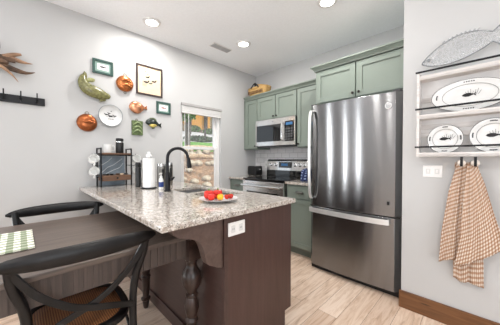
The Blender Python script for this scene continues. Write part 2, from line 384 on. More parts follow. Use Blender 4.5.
# kitchen window
wn = thing('window_1', 'white double-hung kitchen window looking onto a rocky bank', 'window', (A-.09, 1.87, WZ0)); wn['kind'] = 'structure'
fx0, fx1 = A-.13, A-.05
f = MB(); f.box(fx0, fx1, WY0, WY0+.035, WZ0, WZ1).box(fx0, fx1, WY1-.035, WY1, WZ0, WZ1).box(fx0, fx1, WY0+.035, WY1-.035, WZ1-.04, WZ1).box(fx0, fx1, WY0+.035, WY1-.035, WZ0, WZ0+.04)
f.build('window_frame', M['white'], wn, bev=.003)
def sash(x0, x1, z0, z1, nm):
    a, b = WY0+.035, WY1-.035; t = .04
    s_ = MB().box(x0, x1, a, a+t, z0, z1).box(x0, x1, b-t, b, z0, z1).box(x0, x1, a+t, b-t, z1-t, z1).box(x0, x1, a+t, b-t, z0, z0+t).build('sash', M['white'], wn, bev=.002)
    MB().box((x0+x1)/2-.002, (x0+x1)/2+.002, a+t, b-t, z0+t, z1-t).build('glass', M['glass'], s_)
sash(fx0+.005, fx0+.035, 1.335, WZ1-.04, 'upper'); sash(fx0+.04, fx0+.07, WZ0+.04, 1.375, 'lower')
MB().box(A-.05, A+.03, WY0-.02, WY1+.02, WZ0-.02, WZ0+.004, .003).build('window_sill', M['white'], wn)
# blind, raised
bl = thing('window_blind', 'white blind raised to the top of the kitchen window', 'blind', (A-.02, 1.87, 1.84))
MB().box(A-.045, A+.018, WY0+.004, WY1+.008, 1.925, 1.958, .003).build('headrail', plain('grey_headrail', 'a3a1a0', .5), bl)
s_ = MB()
for k in range(9): s_.box(A-.042, A+.008, WY0+.01, WY1-.01, 1.846+k*.0088, 1.846+k*.0088+.006)
s_.build('slat_stack', M['white'], bl)
MB().box(A-.042, A+.008, WY0+.01, WY1-.01, 1.826, 1.843, .003).build('bottom_rail', M['white'], bl)
for y in (WY0+.06, WY0+.12): MB().tube([(A-.005, y, 1.83), (A-.005, y, 1.02)], .0035, 6).build('cord', M['cord'], bl, smooth=True)
# vents, lamps
v = thing('ceiling_vent', 'white louvred air vent in the ceiling', 'vent', (-2.44, 1.885, H))
MB().box(-2.50, -2.38, 1.735, 2.035, H-.006, H-.001, .002).build('vent_frame', M['white'], v)
s_ = MB()
for k in range(24): s_.box(-2.485, -2.395, 1.75+k*.0115, 1.7555+k*.0115, H-.012, H-.006)
s_.build('louvre', plain('vent_slat', 'b9b9b9', .5), v)
def can(loc, label, g='recessed ceiling lights'):
    t = thing('ceiling_light', label, 'ceiling light', loc, 0, g)
    x, y, z = loc
    MB().lathe([(.062, -.006), (.062, -.014), (.088, -.010), (.092, -.001)], loc, 32).build('trim_ring', M['white'], t, smooth=True)
    MB().lathe([(.001, -.017), (.05, -.0165), (.064, -.013)], loc, 32).build('diffuser', M['lamp'], t, smooth=True)
    l = bpy.data.lights.new('downlight', 'AREA'); l.shape = 'DISK'; l.size = .13; l.energy = 9; l.color = (1, .97, .93)
    lo = bpy.data.objects.new('downlight', l); COL.objects.link(lo); lo.parent = t; lo.location = (0, 0, -.022)
    return t
can((-2.50, 1.01, H), 'round recessed ceiling light nearest the fish pictures wall')
can((-2.15, 2.02, H), 'round recessed ceiling light beside the ceiling vent')
can((-1.03, 2.03, H), 'round recessed ceiling light above the refrigerator, cut by the top edge')
can((-1.03, .45, H), 'round recessed ceiling light above the dining table')
can((.55, .45, H), 'added unseen recessed ceiling light above and right of the camera')  # out of view, added to brighten floor and counter
can((-.9, -1.4, H), 'added recessed ceiling light behind the dining table, out of frame')  # unseen, added for more light on the floor
can((1.0, -1.5, H), 'added unseen recessed ceiling light farthest behind the camera')  # made-up fixture behind the camera, added as fill

# ------------------------------------------------------------------ cabinets
def shaker(x0, x1, z0, z1, y, parent, name='door', rail=.055, knob=None, drawer=False):
    """front face at y (towards -y)"""
    mb = MB()
    mb.box(x0, x1, y+.010, y+.018, z0, z1)
    for b in ((x0, x0+rail, z0, z1), (x1-rail, x1, z0, z1), (x0+rail, x1-rail, z1-rail, z1), (x0+rail, x1-rail, z0, z0+rail)):
        mb.box(b[0], b[1], y, y+.012, b[2], b[3])
    d = mb.build(name, M['sage'], parent, bev=.0015)
    if knob: MB().lathe([(.006, 0), (.005, -.012), (.013, -.018), (.013, -.026), (.006, -.030), (.0001, -.031)], (knob[0], y, knob[1]), 14, 'y').build('knob', M['knob'], d, smooth=True)
    return d
def crown(x0, x1, yf, z, parent, left_ret=True, h=.055, out=.045, yb=None):
    yb = yb or B
    mb = MB()
    prof = [(0, 0), (-.010, 0), (-.014, h*.25), (-out*.75, h*.7), (-out, h*.75), (-out, h), (0, h)]
    # front run with mitred left return
    a = [mb.bm.verts.new((x0+o if left_ret else x0, yf+o, z+q)) for o, q in prof]
    b = [mb.bm.verts.new((x1, yf+o, z+q)) for o, q in prof]
    n = len(prof)
    for i in range(n): mb.bm.faces.new((a[i], a[(i+1) % n], b[(i+1) % n], b[i]))
    mb.bm.faces.new(b)
    if left_ret:
        c = [mb.bm.verts.new((x0+o, yb, z+q)) for o, q in prof]
        for i in range(n): mb.bm.faces.new((a[i], a[(i+1) % n], c[(i+1) % n], c[i]))
        mb.bm.faces.new(c[::-1])
    else: mb.bm.faces.new(a[::-1])
    mb.box(x0, x1, yf, yb-.002, z+h-.006, z+h)
    return mb.build('crown_moulding', M['sage'], parent)
def upper(x0, x1, z0, z1, yf, label, ndoors, knobs, cr=True, lr=False):
    t = thing('wall_cabinet', label, 'cabinet', ((x0+x1)/2, (yf+B)/2, z0))
    MB().box(x0, x1, yf+.02, B-.002, z0, z1).build('body', M['sage'], t, bev=.001)
    wd = (x1-x0)/ndoors
    for i in range(ndoors):
        shaker(x0+i*wd+.006, x0+(i+1)*wd-.006, z0+.012, z1-.012, yf, t, knob=knobs[i])
    if cr: crown(x0, x1, yf, z1-.005, t, lr)
    return t
ZU = 2.15
upper(A+.075, -2.522, 1.352, ZU, 2.66, 'narrow tall sage green wall cabinet left of the microwave', 1, [(-2.55, 1.40)], lr=False)
upper(-2.520, -1.782, 1.785, ZU, 2.66, 'short two-door sage green wall cabinet above the microwave', 2, [(-2.18, 1.83), (-2.125, 1.83)])
upper(-1.780, -1.345, 1.352, ZU, 2.66, 'tall sage green wall cabinet between microwave and refrigerator', 1, [(-1.745, 1.40)])
upper(-1.343, SX-.004, 1.81, 2.18, 2.38, 'deep two-door sage green cabinet above the refrigerator', 2, [(-.925, 1.86), (-.865, 1.86)], lr=True)
MB().box(A+.001, A+.073, 2.70, B-.002, 1.352, ZU+.03).build('filler', M['sage'], None).name = 'cabinet_filler'
tag(bpy.data.objects['cabinet_filler'], 'narrow sage green filler strip between corner wall and cabinet', 'filler strip')
def cup_pull(x, z, y, parent):
    mb = MB(); 
    prof = spl([(x-.045, y-.002, z), (x-.04, y-.018, z+.004), (x, y-.024, z+.006), (x+.04, y-.018, z+.004), (x+.045, y-.002, z)], 4)
    mb.tube(prof, .010, 8); mb.box(x-.045, x+.045, y-.004, y, z-.004, z+.02)
    mb.build('handle', M['nickel'], parent, smooth=True)
def base_cab(x0, x1, label, knobx):
    yf = 2.39
    t = thing('base_cabinet', label, 'cabinet', ((x0+x1)/2, 2.69, 0))
    MB().box(x0, x1, yf+.02, B-.002, .10, .882).build('body', M['sage'], t, bev=.001)
    MB().box(x0, x1, yf+.085, B-.002, 0, .10).build('toe_kick', M['sage'], t)
    d = shaker(x0+.008, x1-.008, .715, .872, yf, t, 'drawer', rail=.004); cup_pull((x0+x1)/2, .785, yf, d)
    shaker(x0+.008, x1-.008, .115, .700, yf, t, 'door', knob=(knobx, .65))
    return t
base_cab(A+.002, -2.522, 'sage green base cabinet in the corner left of the range', -2.55)
base_cab(-1.752, -1.358, 'sage green base cabinet between range and refrigerator', -1.70)
def slab(x0, x1, y0, y1, label):
    o = MB().box(x0, x1, y0, y1, .884, .914, .004).build('countertop', M['granite']); center(o); tag(o, label, 'countertop')
slab(A+.002, -2.518, 2.362, B-.011, 'small speckled granite countertop in the corner left of the range')
slab(-1.756, -1.352, 2.362, B-.011, 'small speckled granite countertop between range and refrigerator')

# ------------------------------------------------------------------ range
rx0, rx1 = -2.516, -1.758
R_ = thing('kitchen_range', 'stainless electric range with black glass cooktop and five knobs', 'range', ((rx0+rx1)/2, 2.66, 0))
MB().box(rx0, rx1, 2.40, B-.012, .02, .895).build('body', M['fside'], R_)
MB().box(rx0-.0, rx1, 2.355, 2.90, .897, .922, .005).build('cooktop', M['bglass'], R_)
d = MB().box(rx0+.005, rx1-.005, 2.345, 2.40, .26, .885, .006).build('oven_door', M['steelv'], R_)
MB().box(rx0+.09, rx1-.09, 2.340, 2.346, .38, .74).build('door_window', M['bglass'], d)
MB().tube([(rx0+.03, 2.29, .825), (rx1-.03, 2.29, .825)], .014, 12).box(rx0+.035, rx0+.06, 2.29, 2.345, .815, .835).box(rx1-.06, rx1-.035, 2.29, 2.345, .815, .835).build('handle', M['chrome'], d, smooth=True)
d = MB().box(rx0+.005, rx1-.005, 2.35, 2.40, .06, .25, .006).build('storage_drawer', M['steelv'], R_)
g = MB().prism([(2.885, .922), (2.978, .922), (2.978, 1.19), (2.93, 1.19), (2.905, 1.16)], rx0, rx1, 'x').build('backguard', M['steelv'], R_, bev=.003)
MB().box(rx0+.25, rx1-.27, 2.892, 2.915, 1.06, 1.15).build('control_display', M['bglass'], g)
MB().box(rx0+.30, rx0+.42, 2.889, 2.893, 1.09, 1.125).build('clock', M['display'], g)
MB().box(rx0+.01, rx1-.01, 2.880, 2.89, .922, 1.02, .002).build('lower_panel', M['bglass'], g)
for x in (rx0+.075, rx0+.175, rx1-.215, rx1-.13, rx1-.05):
    MB().lathe([(.030, -.001), (.030, -.006), (.022, -.010), (.020, -.030), (.0001, -.032)], (x, 2.905, 1.105), 18, 'y').box(x-.003, x+.003, 2.868, 2.876, 1.09, 1.122).build('knob', M['chrome'], g, smooth=True)
for (x, y, r) in ((rx0+.2, 2.5, .10), (rx1-.2, 2.5, .075), (rx0+.2, 2.76, .075), (rx1-.2, 2.76, .095)):
    MB().lathe([(r, .9222), (r, .9228), (r-.004, .9228), (r-.004, .9222), (r, .9222)], (x, y, 0), 32).build('burner_ring', M['grey'], R_)
# microwave
mw = thing('microwave', 'stainless over-the-range microwave with black glass door', 'microwave', (-2.15, 2.79, 1.385))
MB().box(-2.517, -1.783, 2.650, B-.002, 1.392, 1.783).build('body', M['fside'], mw)
MB().box(-2.517, -1.783, 2.623, 2.650, 1.392, 1.783, .004).build('front_frame', M['steelv'], mw)
d = MB().box(-2.49, -2.02, 2.616, 2.624, 1.455, 1.70, .003).build('door', M['bglass'], mw)
MB().tube(spl([(-1.985, 2.610, 1.455), (-1.985, 2.593, 1.48), (-1.985, 2.586, 1.58), (-1.985, 2.593, 1.68), (-1.985, 2.610, 1.705)], 5), .011, 10).build('handle', M['chrome'], mw, smooth=True)
p = MB().box(-1.95, -1.80, 2.618, 2.624, 1.445, 1.725, .002).build('control_panel', M['bglass'], mw)
kb = MB()
for i in range(3):
    for j in range(5): kb.box(-1.935+i*.043, -1.905+i*.043, 2.6165, 2.619, 1.46+j*.036, 1.484+j*.036)
kb.build('keypad', M['grey'], p); MB().box(-1.93, -1.82, 2.6165, 2.619, 1.668, 1.705).build('display', M['display'], p)
mb = MB()
for k in range(18): mb.box(-2.49+k*.039, -2.46+k*.039, 2.638, 2.653, 1.765, 1.772)
mb.build('vent_grille', M['dark'], mw)
MB().box(-2.47, -1.83, 2.66, 2.90, 1.378, 1.392).build('grease_filter', M['grey'], mw)
MB().lathe([(.008, -.001), (.008, 0)], (-2.17, 2.622, 1.745), 16, 'y').build('emblem', M['crest'], mw)

# ------------------------------------------------------------------ refrigerator
fx0, fx1 = -1.345, -.478
F_ = thing('refrigerator', 'tall stainless bottom-freezer refrigerator with brushed steel doors', 'refrigerator', ((fx0+fx1)/2, 2.6, 0))
MB().box(fx0+.004, fx1-.004, 2.33, 2.965, .03, 1.765, .004).build('body', M['fside'], F_)
MB().box(fx0+.01, fx1-.01, 2.30, 2.34, .0, .055).build('kick_grille', M['dark'], F_)
def fdoor(z0, z1, name):
    n = 20; poly = []
    for i in range(n+1):
        t = i/n; x = fx0+(fx1-fx0)*t; u = 2*t-1
        yy = 2.236+.022*u*u+.040*max(0, (abs(u)-.93)/.07)**2.5
        poly.append((x, yy))
    poly += [(fx1, 2.322), (fx0, 2.322)]
    return MB().prism(poly, z0, z1, 'z').build(name, M['steel'], F_, smooth=True, bev=.003)
d1 = fdoor(.700, 1.772, 'refrigerator_door'); d2 = fdoor(.055, .688, 'freezer_drawer')
MB().box(fx0+.006, fx1-.006, 2.27, 2.33, .688, .700).build('door_gasket', M['dark'], F_)
# door handle (left), bowed strap with mounts
hx = fx0+.045
hp = spl([(hx, 2.232, 1.715), (hx, 2.205, 1.69), (hx, 2.185, 1.58), (hx, 2.178, 1.25), (hx, 2.185, .92), (hx, 2.205, .80), (hx, 2.235, .775)], 5)
MB().sweep(hp, .030, .014, (1, 0, 0)).build('door_handle', M['satin'], d1, bev=.004)
hp = spl([(fx0+.035, 2.255, .655), (fx0+.06, 2.215, .655), (-.898, 2.182, .655), (fx1-.11, 2.20, .655), (fx1-.085, 2.238, .655)], 6)
MB().sweep(hp, .046, .012, (0, 0, 1)).build('drawer_handle', M['satin'], d2, bev=.004)
e = MB().lathe([(.0001, -.006), (.026, -.006), (.029, -.003), (.029, .003)], (-.575, 2.246, 1.655), 28, 'y').build('emblem', M['chrome'], d1, smooth=True)
mb = MB()   # script monogram
mb.tube([(-.575+.017*math.cos(a*.5236), 2.2385, 1.655+.017*math.sin(a*.5236)) for a in range(13)], .0016, 6)
mb.tube(spl([(-.580, 2.2385, 1.662), (-.586, 2.2385, 1.655), (-.580, 2.2385, 1.648), (-.575, 2.2385, 1.655), (-.571, 2.2385, 1.661), (-.567, 2.2385, 1.655), (-.571, 2.2385, 1.648), (-.564, 2.2385, 1.650)], 4), .0016, 6)
mb.build('monogram', M['crest'], e)
MB().box(-.578, -.560, 2.240, 2.247, .80, .83).build('badge', M['dark'], d1)
MB().box(fx1-.07, fx1-.012, 2.27, 2.36, 1.772, 1.79, .004).build('hinge_cover', M['grey'], F_)
MB().box(fx0+.012, fx0+.07, 2.27, 2.36, 1.772, 1.79, .004).build('hinge_cover', M['grey'], F_)

# ------------------------------------------------------------------ peninsula
px = -.98; py0 = .775; py1 = 1.395
P_ = thing('kitchen_peninsula', 'dark espresso wood peninsula cabinet carrying the granite counter', 'cabinet', (-1.9, 1.08, 0))
poly = [(py0, 0), (1.325, 0), (1.325, .118), (py1, .118), (py1, .883), (py0, .883)]
MB().prism(poly, px-.02, px, 'x').build('end_panel', M['espresso'], P_, bev=.001)
MB().box(px, px+.008, py0-.004, py0+.022, 0, .883, .002).build('corner_trim', M['espresso2'], P_)
MB().box(A+.002, px-.02, py0, py0+.02, 0, .883).build('back_panel', M['espresso2'], P_)
MB().box(A+.002, px-.021, py0-.012, py0, 0, .09, .002).build('base_trim', M['espresso2'], P_)
MB().box(A+.002, px-.02, py1-.05, py1-.02, .118, .883).build('kitchen_front', M['espresso'], P_)
MB().box(A+.002, px-.02, 1.31, 1.325, 0, .118).build('toe_kick', M['dark'], P_)
for i in range(4):
    a = A+.03+i*.455; dd = MB().box(a, a+.44, py1-.02, py1-.002, .14, .86, .003).build('door', M['espresso'], P_)
    MB().lathe([(.006, 0), (.005, .012), (.013, .018), (.013, .026), (.0001, .030)], (a+.40, py1-.002, .80), 14, 'y').build('knob', M['knob'], dd, smooth=True)
# corbel bracket under overhang
def arc(cx, cz, r, a0, a1, n=10): return [(cx+r*math.cos(math.radians(a0+(a1-a0)*i/n)), cz+r*math.sin(math.radians(a0+(a1-a0)*i/n))) for i in range(n+1)]
cor = [(py0-.003, .883), (.470, .883)]
cor += [(p_.y, p_.z) for p_ in spl([(0, .478, .868), (0, .500, .842), (0, .530, .824), (0, .583, .808), (0, .628, .780), (0, .650, .735), (0, .662, .690), (0, .678, .655), (0, .706, .638), (0, .735, .622), (0, .772, .610)], 4)]
MB().prism(cor, -1.035, -.985, 'x').build('corbel', M['corbel'], P_, bev=.002)
cor2 = MB().prism(cor, -2.25, -2.20, 'x').build('corbel', M['corbel'], P_, bev=.002)
# countertop slab with two sink cut-outs
def slab_holes(x0, x1, y0, y1, z0, z1, hs):
    xs = sorted({x0, x1, *[h[0] for h in hs], *[h[1] for h in hs]}); ys = sorted({y0, y1, *[h[2] for h in hs], *[h[3] for h in hs]})
    mb = MB(); V = {}
    def gv(i, j, z): 
        k = (i, j, z)
        if k not in V: V[k] = mb.bm.verts.new((xs[i], ys[j], z))
        return V[k]
    solid = {}
    for i in range(len(xs)-1):
        for j in range(len(ys)-1):
            cx, cy = (xs[i]+xs[i+1])/2, (ys[j]+ys[j+1])/2
            solid[i, j] = not any(h[0] < cx < h[1] and h[2] < cy < h[3] for h in hs)
    for (i, j), s_ in solid.items():
        if not s_: continue
        mb.bm.faces.new((gv(i, j, z1), gv(i+1, j, z1), gv(i+1, j+1, z1), gv(i, j+1, z1)))
        mb.bm.faces.new((gv(i, j+1, z0), gv(i+1, j+1, z0), gv(i+1, j, z0), gv(i, j, z0)))
        for di, dj, a, b in ((-1, 0, (i, j+1), (i, j)), (1, 0, (i+1, j), (i+1, j+1)), (0, -1, (i, j), (i+1, j)), (0, 1, (i+1, j+1), (i, j+1))):
            if not solid.get((i+di, j+dj), False): mb.bm.faces.new((gv(*a, z0), gv(*b, z0), gv(*b, z1), gv(*a, z1)))
    return mb
SB = [(-2.06, -1.735, .985, 1.325), (-1.685, -1.40, .985, 1.325)]
ct = slab_holes(A+.002, -.945, .415, 1.405, .884, .914, SB).build('countertop', M['granite'], bev=.005)
center(ct); tag(ct, 'long speckled granite peninsula countertop with a sink', 'countertop')
sk = thing('kitchen_sink', 'undermount double-bowl stainless sink in the peninsula counter', 'sink', (-1.73, 1.155, .70))
for (a, b, c, d) in SB:
    mb = MB(); g = .004
    pts = [(a-g, c-g), (b+g, c-g), (b+g, d+g), (a-g, d+g)]; ins = [(a+.02, c+.02), (b-.02, c+.02), (b-.02, d-.02), (a+.02, d-.02)]
    t_ = [mb.bm.verts.new((*q, .8835)) for q in pts]; m_ = [mb.bm.verts.new((*q, .74)) for q in pts]; b_ = [mb.bm.verts.new((*q, .715)) for q in ins]
    for r0, r1 in ((t_, m_), (m_, b_)):
        for k in range(4): mb.bm.faces.new((r0[k], r0[(k+1) % 4], r1[(k+1) % 4], r1[k]))
    mb.bm.faces.new(b_)
    bo = mb.build('bowl', M['sinks'], sk, solid=.002)
    MB().lathe([(.0001, .719), (.03, .719), (.042, .7175), (.042, .715)], ((a+b)/2, (c+d)/2, 0), 20).build('drain', M['chrome'], bo, smooth=True)
# outlet on panel
def outlet(name, loc_c, w, h, face, parent=None, label='', gang=2, switch=False):
    """face: '+x' or '-y' """
    t = thing(name, label, 'outlet' if not switch else 'light switch', loc_c)
    x, y, z = loc_c
    def bx(u0, u1, v0, v1, d0, d1, bev=0):
        mb = MB()
        if face == '+x': return mb.box(x+d0, x+d1, y+u0, y+u1, z+v0, z+v1, bev)
        return mb.box(x+u0, x+u1, y-d1, y-d0, z+v0, z+v1, bev)
    bx(-w/2, w/2, -h/2, h/2, .0, .006, .002).build('cover_plate', M['white'], t)
    for k in range(gang):
        c = (k-(gang-1)/2)*w*.45
        p = bx(c-.014, c+.014, -.020, .020, .006, .0085, .001).build('rocker' if switch else 'socket', M['porcelain'], t)
        if not switch:
            for s_ in (-.005, .005): bx(c+s_-.001, c+s_+.001, -.004, .006, .0085, .0092).build('slot', M['dark'], p)
        else: bx(c-.004, c+.004, -.010, .010, .0085, .0155, .001).build('toggle', M['white'], p)
    return t
outlet('wall_outlet', (px, .864, .808), .125, .075, '+x', label='white double outlet on the dark peninsula end panel')
outlet('light_switch', (-.262, SY, 1.106), .115, .088, '-y', label='white two-toggle light switch plate below the plate rack', switch=True)
outlet('wall_outlet', (-.03, SY, .40), .075, .115, '-y', label='white wall outlet low behind the hanging gingham towel', gang=1)
outlet('wall_outlet', (-2.60, B-.009, 1.10), .075, .115, '-y', label='white outlet on the tile backsplash beside the range', gang=1)

# ------------------------------------------------------------------ faucet
fa = thing('kitchen_faucet', 'matte black gooseneck pull-down faucet at the sink', 'faucet', (-1.95, .915, .914))
fxx, fyy = -1.95, .915
MB().lathe([(.030, .0), (.030, .008), (.024, .014), (.021, .10), (.019, .16), (.0145, .17)], (fxx, fyy, .914), 20).build('base', M['blackmetal'], fa, smooth=True)
dv = Vector((.35, .94, 0)).normalized()
pts = [(fxx, fyy, 1.08), (fxx, fyy, 1.20)]
for a in range(0, 181, 15):
    r = .088; q = Vector((fxx, fyy, 1.205))+dv*(r-r*math.cos(math.radians(a))); pts.append((q.x, q.y, 1.205+r*math.sin(math.radians(a))))
e = Vector((fxx, fyy, 0))+dv*.180
MB().tube(pts, .0135, 12).build('spout', M['blackmetal'], fa, smooth=True)
MB().tube([(e.x, e.y, 1.205), (e.x+dv.x*.004, e.y+dv.y*.004, 1.175), (e.x+dv.x*.008, e.y+dv.y*.008, 1.135), (e.x+dv.x*.010, e.y+dv.y*.010, 1.115)], [.014, .018, .021, .019], 12).build('spray_head', M['blackmetal'], fa, smooth=True)
MB().tube([(fxx+.015, fyy+.018, 1.02), (fxx+.028, fyy+.032, 1.022), (fxx+.04, fyy+.045, 1.04)], [.013, .010, .006], 10).build('lever', M['blackmetal'], fa, smooth=True)

# ------------------------------------------------------------------ table
tz = .765
T_ = thing('dining_table', 'weathered brown dining table with ribbed apron tucked under the counter', 'table', (-1.66, -.35, 0))
tx0, tx1, ty0, ty1 = -2.145, -1.172, -1.45, .755
MB().box(tx0, tx1, ty0, ty1, tz-.024, tz, .004).build('tabletop', M['table'], T_)
for nm, (a, b, c, d) in {'n': (tx1-.040, tx1-.020, ty0+.05, ty1-.05), 'f': (tx0+.025, tx0+.045, ty0+.05, ty1-.05)}.items():
    mb = MB(); mb.box(a, b, c, d, .635, tz-.024)
    n = 60
    for k in range(n):
        yy = c+(d-c)*(k+.5)/n; mb.box(b-.001 if nm == 'n' else a-.004, b+.004 if nm == 'n' else a+.001, yy-.011, yy+.011, .637, tz-.026)
    mb.build('apron', M['apron'], T_)
MB().box(tx0+.045, tx1-.045, ty1-.075, ty1-.055, .635, tz-.024).build('apron', M['apron'], T_)
MB().box(tx0+.045, tx1-.045, ty0+.055, ty0+.075, .635, tz-.024).build('apron', M['apron'], T_)
legp = [(.016, 0), (.020, .01), (.026, .05), (.027, .065), (.036, .072), (.036, .084), (.025, .092), (.024, .10), (.028, .17), (.031, .24), (.034, .252), (.038, .258), (.034, .266), (.028, .275), (.037, .305), (.042, .335), (.037, .368), (.028, .392), (.036, .399), (.036, .409), (.028, .418), (.034, .435), (.052, .468), (.058, .503), (.052, .538), (.036, .562), (.029, .575), (.030, .60), (.036, .607), (.036, .615), (.040, .62)]
def tleg(x, y):
    mb = MB().lathe(legp, (x, y, 0), 20); mb.box(x-.042, x+.042, y-.042, y+.042, .62, tz-.024)
    mb.build('leg', M['legw'], T_, smooth=True)
for q in ((-1.195, .705), (-1.90, .705), (-1.235, -1.39), (-2.08, -1.39)): tleg(*q)
# placemat
def grid_mesh(fn, nu, nv, uvs):
    bm = bmesh.new(); uvl = bm.loops.layers.uv.new('UVMap')
    vs = [[bm.verts.new(fn(i/nu, j/nv)) for j in range(nv+1)] for i in range(nu+1)]
    for i in range(nu):
        for j in range(nv):
            f_ = bm.faces.new((vs[i][j], vs[i+1][j], vs[i+1][j+1], vs[i][j+1])); f_.smooth = True
            for lp, (a, b) in zip(f_.loops, ((i, j), (i+1, j), (i+1, j+1), (i, j+1))): lp[uvl].uv = uvs(a/nu, b/nv)
    return bm
mb = MB(); mb.bm.free(); mb.bm = grid_mesh(lambda u, v: (-1.92+.40*u, -.38+.425*v, tz+.0045+.001*math.sin(u*90)*math.sin(v*90)), 40, 40, lambda u, v: (u*.40, v*.425))
pm = mb.build('placemat', M['placemat'], solid=.004); center(pm); tag(pm, 'green and cream checked woven placemat on the brown table', 'placemat')

# ------------------------------------------------------------------ cross-back chairs
def make_chair(label, loc):
    t = thing('dining_chair', label, 'chair', loc, 0, 'cross-back chairs at the brown table')
    X, Y, Z = loc
    def L(p): return (X+p[0], Y+p[1], Z+p[2])
    def path(ps, n=6): return [L(p) for p in spl(ps, n)]
    # rear posts: seat back at x=-.20, top at x=-.245
    for s in (-1, 1):
        MB().tube(path([(-.265, s*.185, 0), (-.225, s*.185, .22), (-.195, s*.183, .45), (-.205, s*.190, .62), (-.228, s*.222, .75), (-.245, s*.232, .845)]), [.012+.005*min(1, i/8) for i in range(31)], 10).build('rear_leg', M['chairb'], t, smooth=True)
        MB().tube(path([(.185, s*.175, 0), (.17, s*.165, .43)]), [.013]*2+[.016]*5, 10).build('front_leg', M['chairb'], t, smooth=True)
    # top rail: tall bowed rail, thicker in the middle, rounded ends
    bm = bmesh.new(); rings = []; n = 24
    for i in range(n+1):
        u = 2*i/n-1; yy = u*.275; xx = -.243-.045*(1-u*u); e_ = (1-abs(u)**6)**.5 if abs(u) < 1 else 0.02
        hz = (.028+.008*(1-u*u))*max(e_, .25); th = .018*max(e_, .25); cz = .830+.004*(1-u*u)
        rings.append([bm.verts.new(L((xx+th*math.cos(a*PI/6), yy, cz+hz*math.sin(a*PI/6)))) for a in range(12)])
    for a, b in zip(rings, rings[1:]):
        for k in range(12): bm.faces.new((a[k], a[(k+1) % 12], b[(k+1) % 12], b[k]))
    bm.faces.new(rings[0][::-1]); bm.faces.new(rings[-1])
    mb = MB(); mb.bm.free(); mb.bm = bm; mb.build('top_rail', M['chairb'], t, smooth=True)
    # cross braces: curved straps from the rail ends down to the opposite posts
    for s in (-1, 1):
        o_ = -.006 if s > 0 else .006
        ps = [(-.246, s*.236, .822), (-.252+o_, s*.165, .712), (-.245+o_, s*.075, .625), (-.238+o_, 0, .583), (-.225+o_, -s*.08, .550), (-.208, -s*.182, .505)]
        MB().sweep(path(ps), .026, .010, (0, .35, 1)).build('cross_brace', M['chairb'], t, bev=.002)
    # seat rim: rounded trapezoid hoop + rattan
    outl = []
    for k in range(48):
        a = 2*PI*k/48; c, s_ = math.cos(a), math.sin(a); rx, ry = .215, .205+.018*c
        outl.append((rx*math.copysign(abs(c)**.62, c)+.0, ry*math.copysign(abs(s_)**.62, s_), .447))
    mb = MB(); bm = mb.bm; R2 = []
    for ox, oz in ((1, .010), (1, -.014), (.86, -.014), (.84, .010), (.93, .016)):
        R2.append([bm.verts.new(L((p[0]*ox, p[1]*ox, p[2]+oz))) for p in outl])
    for i in range(5):
        a, b = R2[i], R2[(i+1) % 5]
        for k in range(48): bm.faces.new((a[k], a[(k+1) % 48], b[(k+1) % 48], b[k]))
    st = mb.build('seat_rim', M['chairb'], t, smooth=True)
    mb = MB(); bm = mb.bm; prev = None
    for f_, dz in ((.87, .006), (.6, .004), (.3, .0)):
        ring = [bm.verts.new(L((p[0]*f_, p[1]*f_, p[2]+dz))) for p in outl]
        if prev:
            for k in range(48): bm.faces.new((prev[k], prev[(k+1) % 48], ring[(k+1) % 48], ring[k]))
        prev = ring
    bm.faces.new(prev); mb.build('seat', M['rattan'], t, smooth='all', solid=.008)
    # hoop stretcher and bars
    for s in (-1, 1): MB().tube(path([(-.235, s*.185, .19), (.18, s*.172, .20)], 4), .010, 8).build('side_stretcher', M['chairb'], t, smooth=True)
    MB().tube([L((.01, -.179, .195)), L((.01, .179, .195))], .010, 8).build('stretcher', M['chairb'], t, smooth=True)
    for s in (-1, 1): MB().tube(path([(-.197, s*.178, .30), (-.15, s*.178, .38), (-.06, s*.178, .425)], 5), .007, 8).build('bracket', M['chairb'], t, smooth=True)
    return t
ch = make_chair('black cross-back chair with rattan seat at near side of table', (-1.93, .20, 0))
c2 = copy_tree(ch); c2.location = (-1.385, .196, 0); c2.rotation_euler = (0, 0, PI)
ch['label'] = 'black cross-back chair between the table and the pale wall, behind the placemat'
c2['label'] = 'nearest black cross-back chair with brown rattan seat, back to the camera'

# ------------------------------------------------------------------ wall decorations (window wall); y along wall, z up
WX = A
def frame(name, label, y0, y1, z0, z1, bw, mframe, mmat, matw, minner, art):
    t = thing(name, label, 'picture', (WX, (y0+y1)/2, z0))
    mb = MB(); d = .018
    for (a, b, c, e) in ((y0, y0+bw, z0, z1), (y1-bw, y1, z0, z1), (y0+bw, y1-bw, z1-bw, z1), (y0+bw, y1-bw, z0, z0+bw)): mb.box(WX+.001, WX+d, a, b, c, e)
    mb.build('frame', mframe, t, bev=.002)
    p = MB().box(WX+.002, WX+.008, y0+bw*.9, y1-bw*.9, z0+bw*.9, z1-bw*.9).build('mat', mmat, t)
    MB().box(WX+.008, WX+.0095, y0+bw+matw, y1-bw-matw, z0+bw+matw, z1-bw-matw).build('print', minner, t)
    for m_, mbb in art(WX+.0095, (y0+y1)/2, (z0+z1)/2): mbb.build('drawing', m_, t)
    return t
def duckpoly(y, z, s, flip=1):
    q = [(-1, .1), (-.7, .3), (-.2, .35), (.25, .3), (.4, .55), (.6, .75), (.8, .65), (1.1, .55), (.8, .48), (.65, .2), (.5, -.1), (.1, -.25), (-.5, -.2)]
    return [(y+flip*a*s, z+b*s) for a, b in q]
def art_trout(col):
    def f(x, y, z):
        mb = MB(); q = [(-.5, 0), (-.3, .1), (0, .14), (.3, .06), (.45, .14), (.45, -.12), (.3, -.04), (0, -.10), (-.3, -.08)]
        mb.prism([(y+a*.07, z+b*.07) for a, b in q], x, x+.001); l_ = MB()
        for k in range(5): l_.box(x, x+.0008, y-.03+k*.013, y-.022+k*.013, z-.022, z-.019)
        return [(col, mb), (M['greyink'], l_)]
    return f
